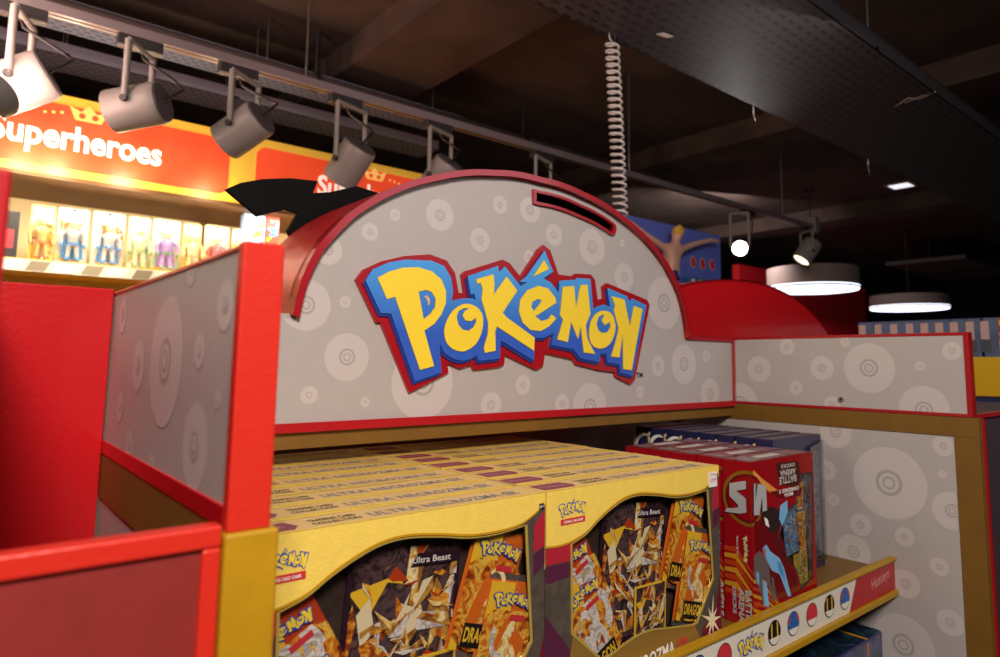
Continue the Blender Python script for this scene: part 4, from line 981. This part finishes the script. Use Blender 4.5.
# blue poster board with figure
PY = 2.0; ZS = at(690, 284, 1, PY-.12).z
pc = [at(628, 222, 1, PY), at(720, 236, 1, PY), at(718, 278, 1, PY)]
t = thing_w('poster_board', ((pc[0].x+pc[1].x)/2, PY, pc[2].z), 'blue poster board with three round red badges behind the toy figure', 'poster')
f = FRONT(0, PY, 0); BP = mat('poster_blue', '#6474CC', .5, noise=.1, nscale=8)
b = MB(); b.prism(f, rect(pc[0].x-.1, ZS+.001, pc[1].x, pc[1].z), -.01, 0, BP); b.build('board', t)
for k, (px, py) in enumerate(((693, 262), (702.5, 264), (712, 265))):
    p = at(px, py, 1, PY); b = MB(); b.prism(f, disc(p.x, p.z, .028, 24, .036), 0, .002, mat('badge_cream', '#D8A890', .4)); b.prism(f, disc(p.x, p.z, .022, 24, .03), .002, .003, pr); b.build('badge', t)
q = at(755, 300, 1, PY+.3)
# stand that carries them
t = thing_w('poster_stand', (3.1, PY+.1, -1.5), 'navy display stand under the blue poster', 'display unit')
b = MB(); b.box(pc[0].x-.2, at(742, 280, 1, PY).x, PY-.12, PY+.25, -1.5, ZS, mat('stand_navy', '#1C2238', .6)); b.build('cabinet', t, None, .004)
# figure: bare-chested toy with yellow hair, arms spread wide
FYY = PY-.075
def fp(px, py): return at(px, py, 1, FYY)
sk = mat('figure_tan', '#D8A48C', .45)
t = thing_w('toy_figure', tuple(fp(671, 283)), 'tan bare-chested toy figure with yellow hair and arms spread wide', 'toy figure')
def r_(pxr_): return pxr_*(fp(671, 240)-CAM).dot(CF)/FPX
ch = {'hip': (671, 273, 7.5), 'waist': (672, 264, 8.0), 'chest': (673, 252, 11), 'neckb': (675, 244, 5.5), 'neck': (676, 240, 5), 'head': (677.5, 234, 8.5), 'crown': (678, 229, 7),
      'shL': (663, 247, 4.6), 'elL': (646, 235, 3.6), 'haL': (630, 222, 2.4), 'fL': (624, 219, 1.6), 'shR': (684, 248, 4.4), 'elR': (698, 243, 3.4), 'wrR': (712, 240, 2.8), 'haR': (719, 242, 2.2), 'lgL': (668, 286, 5.0), 'lgR': (676, 287, 5.0)}
ed = [('hip', 'waist'), ('waist', 'chest'), ('chest', 'neckb'), ('neckb', 'neck'), ('neck', 'head'), ('head', 'crown'), ('chest', 'shL'), ('shL', 'elL'), ('elL', 'haL'), ('haL', 'fL'), ('chest', 'shR'), ('shR', 'elR'), ('elR', 'wrR'), ('wrR', 'haR'), ('hip', 'lgL'), ('hip', 'lgR')]
ks = list(ch); me = bpy.data.meshes.new('body'); L0 = Vector(t.location)
me.from_pydata([fp(*ch[k][:2])-L0 for k in ks], [(ks.index(a), ks.index(b_)) for a, b_ in ed], []); me.materials.append(sk)
o = bpy.data.objects.new('body', me); COL.objects.link(o); o.parent = t
sm = o.modifiers.new('skin', 'SKIN'); o.modifiers.new('sub', 'SUBSURF').levels = 2; o.modifiers['sub'].render_levels = 2; sm.use_smooth_shade = True
for v_ in me.vertices:
    v_.co.z = max(v_.co.z, ZS+.03-L0.z)
for i, k in enumerate(ks):
    q = r_(ch[k][2]); me.skin_vertices[0].data[i].radius = (q*.85, q*.85)
me.skin_vertices[0].data[0].use_root = True
b = MB(); hc = fp(677.5, 232.5)
for j in range(7):
    a = -1.5+j*.5; b.tube([hc+Vector((math.sin(a)*.006, -.004, .002)), hc+Vector((math.sin(a)*r_(4.0)-r_(.6), -.012, math.cos(a)*r_(3.6)+r_(1.5))), hc+Vector((math.sin(a)*r_(5.0)-r_(.6), -.010, math.cos(a)*r_(4.6)+r_(2)))], [r_(6.0), r_(4.6), r_(2.2)], mat('figure_hair', '#D8A838', .6), 8)
b.build('hair', t)
b = MB(); b.tube([fp(671.5, 271), fp(671, 279)], [r_(6.6), r_(7.2)], mat('figure_shorts', '#1E2C60', .6), 14)
for px in (667.5, 675.5): b.tube([fp(px, 276), fp(px, 280)], [r_(4.0), r_(4.3)], mat('figure_shorts', '#1E2C60', .6), 12)
b.build('shorts', t)
hz_ = fp(671, 288)
b = MB(); zs = ZS+.001; b.box(fp(684, 290).x, fp(714, 290).x, PY-.115, PY-.06, zs, fp(690, 278).z, mat('carton_blue', '#2C5CA0', .4))
b.shards(FRONT(0, PY-.115, 0), rect(fp(685, 290).x, zs+.004, fp(713, 290).x, fp(690, 279).z-.003), [YEL, ORA, WHITE, pr, YEL], 14, 61, .0005, .05)
tag(b.build('toy_carton', None, None, .002), 'small blue, yellow and red carton at the feet of the toy figure', 'boxed toy')

# drum pendant lamps
LAMPD = mat('drum_diffuser', '#ffffff', .5, emit='#EAF2FF', estr=3.2); DRUM = mat('drum_shade_fabric', '#A08C88', .7, noise=.08, nscale=60)
def drum(px, pyt, pyb, wpx, depth, lab):
    c = CAM+(CF+CR*((px-CX)/FPX)-CU*((pyb-CY)/FPX))*depth; r = wpx/2*depth/FPX*.965; h = (pyb-pyt)*depth/FPX
    t = thing_w('drum_pendant', (c.x, c.y, c.z), lab, 'pendant lamp', 'round drum pendants at the right')
    b = MB(); b.tube([c+Vector((0, 0, .005)), c+Vector((0, 0, h))], [r, r], DRUM, 56); b.build('drum_shade', t)
    b = MB(); b.tube([c+Vector((0, 0, -.004)), c+Vector((0, 0, .03))], [r*.985, r*1.004], LAMPD, 56); b.build('diffuser', t)
    b = MB(); b.tube([c+Vector((0, 0, h)), Vector((c.x, c.y, CEIL))], .006, DARKM, 8); b.tube([Vector((c.x, c.y, CEIL-.03)), Vector((c.x, c.y, CEIL))], .05, DARKM, 16); b.build('cord', t)
    ld = bpy.data.lights.new('drum', 'AREA'); ld.shape = 'DISK'; ld.size = 2*r*.9; ld.energy = 14; ld.color = (.92, .96, 1); lo = bpy.data.objects.new('drum_light', ld); COL.objects.link(lo); lo.location = (0, 0, -.02); lo.parent = t
drum(812.5, 269, 290, 89, 6.7, 'nearer round grey drum pendant lamp glowing white underneath')
drum(909, 296, 309, 73, 8.6, 'further, smaller drum pendant lamp above the row of blue boxes')
# small downlight and ceiling panel
p = at(901, 186, 2, CEIL-.012); b = MB(); b.box(p.x-.12, p.x+.12, p.y-.12, p.y+.12, CEIL-.012, CEIL, GREYP); b.box(p.x-.09, p.x+.09, p.y-.09, p.y+.09, CEIL-.014, CEIL-.012, mat('downlight_glow', '#ffffff', .5, emit='#E8E8F0', estr=1.2))
tag(b.build('ceiling_downlight'), 'small dim square downlight in the dark ceiling', 'ceiling light')
p = at(945, 268, 2, 1.5); b = MB(); b.box(p.x-.8, p.x+1.6, p.y-.5, p.y+.5, 1.5, 1.55, mat('duct_grey', '#5A5254', .6)); 
for dx in (-.6, 1.3): b.tube([(p.x+dx, p.y, 1.55), (p.x+dx, p.y, CEIL)], .01, DARKM, 6)
tag(b.build('air_duct'), 'flat grey duct under the dark ceiling at the far right', 'duct')
# row of blue boxes on a yellow shelf
XS = 3.0
def xs_(px, py): return at(px, py, 0, XS)
t = thing_w('blue_box_shelving', (XS+.2, .5, -1.5), 'yellow-fronted shelving unit behind the right wing board', 'shelving')
zsh = xs_(1000, 357).z; zy0 = xs_(1000, 397).z
ylo = -.4; yhi = xs_(846, 330).y+.2
b = MB(); b.box(XS, XS+.4, ylo, yhi, zy0, zsh, mat('shelving_yellow', '#E8B810', .45)); b.build('yellow_fascia', t, None, .003)
b = MB(); b.box(XS+.01, XS+.4, ylo, yhi, -1.5, zy0, mat('shelving_navy', '#1E2A5C', .5)); b.build('navy_body', t)
BB = mat('row_box_blue', '#5C7090', .4, noise=.3, nscale=18); BBT = mat('row_box_tab', '#C8A8A0', .5); BBG = mat('row_box_grey', '#48505C', .5)
t = thing('blue_carton', (0, 0, 0), '', 'boxed toy', 'blue cartons in a row on the yellow shelf')
w_ = abs(xs_(862, 330).y-xs_(880, 330).y); hB = xs_(975, 318).z-zsh
b = MB(); b.box(0, .16, -w_*.43, w_*.43, 0, hB, BB); f = Fr((0, 0, 0), (0, -1, 0), (0, 0, 1))
b.flat(f, rect(-w_*.4, hB*.45, -w_*.02, hB*.92), BBT, .001); b.flat(f, rect(-w_*.44, .02, w_*.05, hB*.44), BBG, .001); b.build('carton', t, None, .003)
pxs = [864, 880, 896, 912, 927, 942, 957, 973, 988]
nm = ['leftmost', 'second', 'third', 'fourth', 'fifth', 'sixth', 'seventh', 'eighth', 'ninth']
for k, px in enumerate(pxs):
    o = t if k == 0 else copy_tree(t); o.location = (XS+.02, xs_(px, 330).y, zsh); o['label'] = ('leftmost blue-grey carton in the row on the yellow shelf' if k == 0 else '%s blue-grey carton from the left in the row on the yellow shelf' % nm[k])
b = MB(); yy = xs_(1003, 330).y; b.box(XS+.02, XS+.18, yy-.05, yy+.02, zsh, zsh+hB, ORB); b.shards(Fr((XS+.02, yy, zsh), (0, -1, 0), (0, 0, 1)), rect(-.018, .01, .048, hB-.01), [WHITE, YEL, BLU, ORA], 12, 9, .0005, .05)
tag(b.build('toy_carton'), 'red and white carton at the right end of the blue row', 'boxed toy')
# next bay at the right edge
t = thing_w('dark_display_unit', (1.5, .2, -1.5), 'dark grey display unit with red edge at the right edge of the photo', 'display unit')
b = MB(); b.box(W+.0265, 1.9, .05, .6, -1.5, at(990, 413, 1, .05).z, mat('unit_charcoal', '#4A3C40', .5)); b.build('cabinet', t)
b = MB(); zc_ = at(990, 413, 1, .05).z; b.box(W+.0265, 1.9, .044, .05, zc_-.006, zc_+.002, RED); b.box(W+.0262, W+.031, .044, .05, -1.5, zc_, RED); b.build('red_edge', t)
f = FRONT(0, .05, 0); b = MB(); p = at(1008, 500, 1, .05)
b.prism(f, disc(p.x, p.z, .042, 32, .075), 0, .001, BLACK); b.prism(f, disc(p.x, p.z, .036, 32, .068), .001, .002, mat('oval_navy', '#2A3A70', .45)); b.prism(f, disc(p.x+.006, p.z+.01, .028, 32, .05), .002, .003, mat('oval_yellow', '#D8A838', .45))
b.build('round_print', t)

# ------------------------------------------------------------------ light
wd = bpy.data.worlds.new('world'); SC.world = wd; wd.use_nodes = True
wd.node_tree.nodes['Background'].inputs[0].default_value = (.05, .045, .05, 1); wd.node_tree.nodes['Background'].inputs[1].default_value = .6
def area(name, loc, target, size, energy, col, size_y=None):
    ld = bpy.data.lights.new(name, 'AREA'); ld.size = size; ld.energy = energy; ld.color = col
    if size_y: ld.shape = 'RECTANGLE'; ld.size_y = size_y
    o = bpy.data.objects.new(name, ld); COL.objects.link(o); o.location = loc; o.rotation_euler = (Vector(target)-Vector(loc)).to_track_quat('-Z', 'Y').to_euler(); return o
area('key_shop_lights', (-.35, -1.1, 1.05), (.4, .4, 0), .4, 40, (1, .90, .80))
area('ceiling_shop_lights', (2.2, -2.2, 1.6), (.9, .4, 0), 1.6, 17, (.90, .90, 1))
area('left_shop_lights', (-1.9, .8, 1.5), (0, .3, 0), .7, 12, (1, .85, .7))
area('fascia_strip', (.6, FY-.02, fz0-.03), (.6, FY+.35, shz), 2.6, 20, (1, .88, .64), .06).rotation_euler = (math.radians(25), 0, 0)
for k, (px, e) in enumerate(((20, 7), (60, 9), (130, 9), (215, 5))):
    p = at(px, 180, 1, FY-.12)
    ld = bpy.data.lights.new('fascia_spot', 'POINT'); ld.energy = e*.45; ld.color = (1, .85, .6); ld.shadow_soft_size = .04
    o = bpy.data.objects.new('fascia_spot', ld); COL.objects.link(o); o.location = (p.x, FY-.12, fz0+.03)
area('ceiling_bounce_warm', (.9, 1.2, .75), (1.3, 2.2, CEIL), .8, 3, (1, .5, .4))
area('partition_fill', (5.6, 3.3, 1.5), (6.2, 4.5, .5), .8, 40, (1, .9, .85))  # added fill without a fixture, lifts the dark red partition
area('ceiling_fill_left', (-.2, 2.2, 1.0), (.6, 2.6, CEIL), .6, 14, (1, .66, .56))  # added warm fill, no real lamp here; brightens the left ceiling and trays
area('arched_unit_fill', (1.9, .5, 1.15), (2.1, 1.0, .3), .35, 5, (1, .9, .88))  # extra lamp put in to brighten the red arched unit and the coil
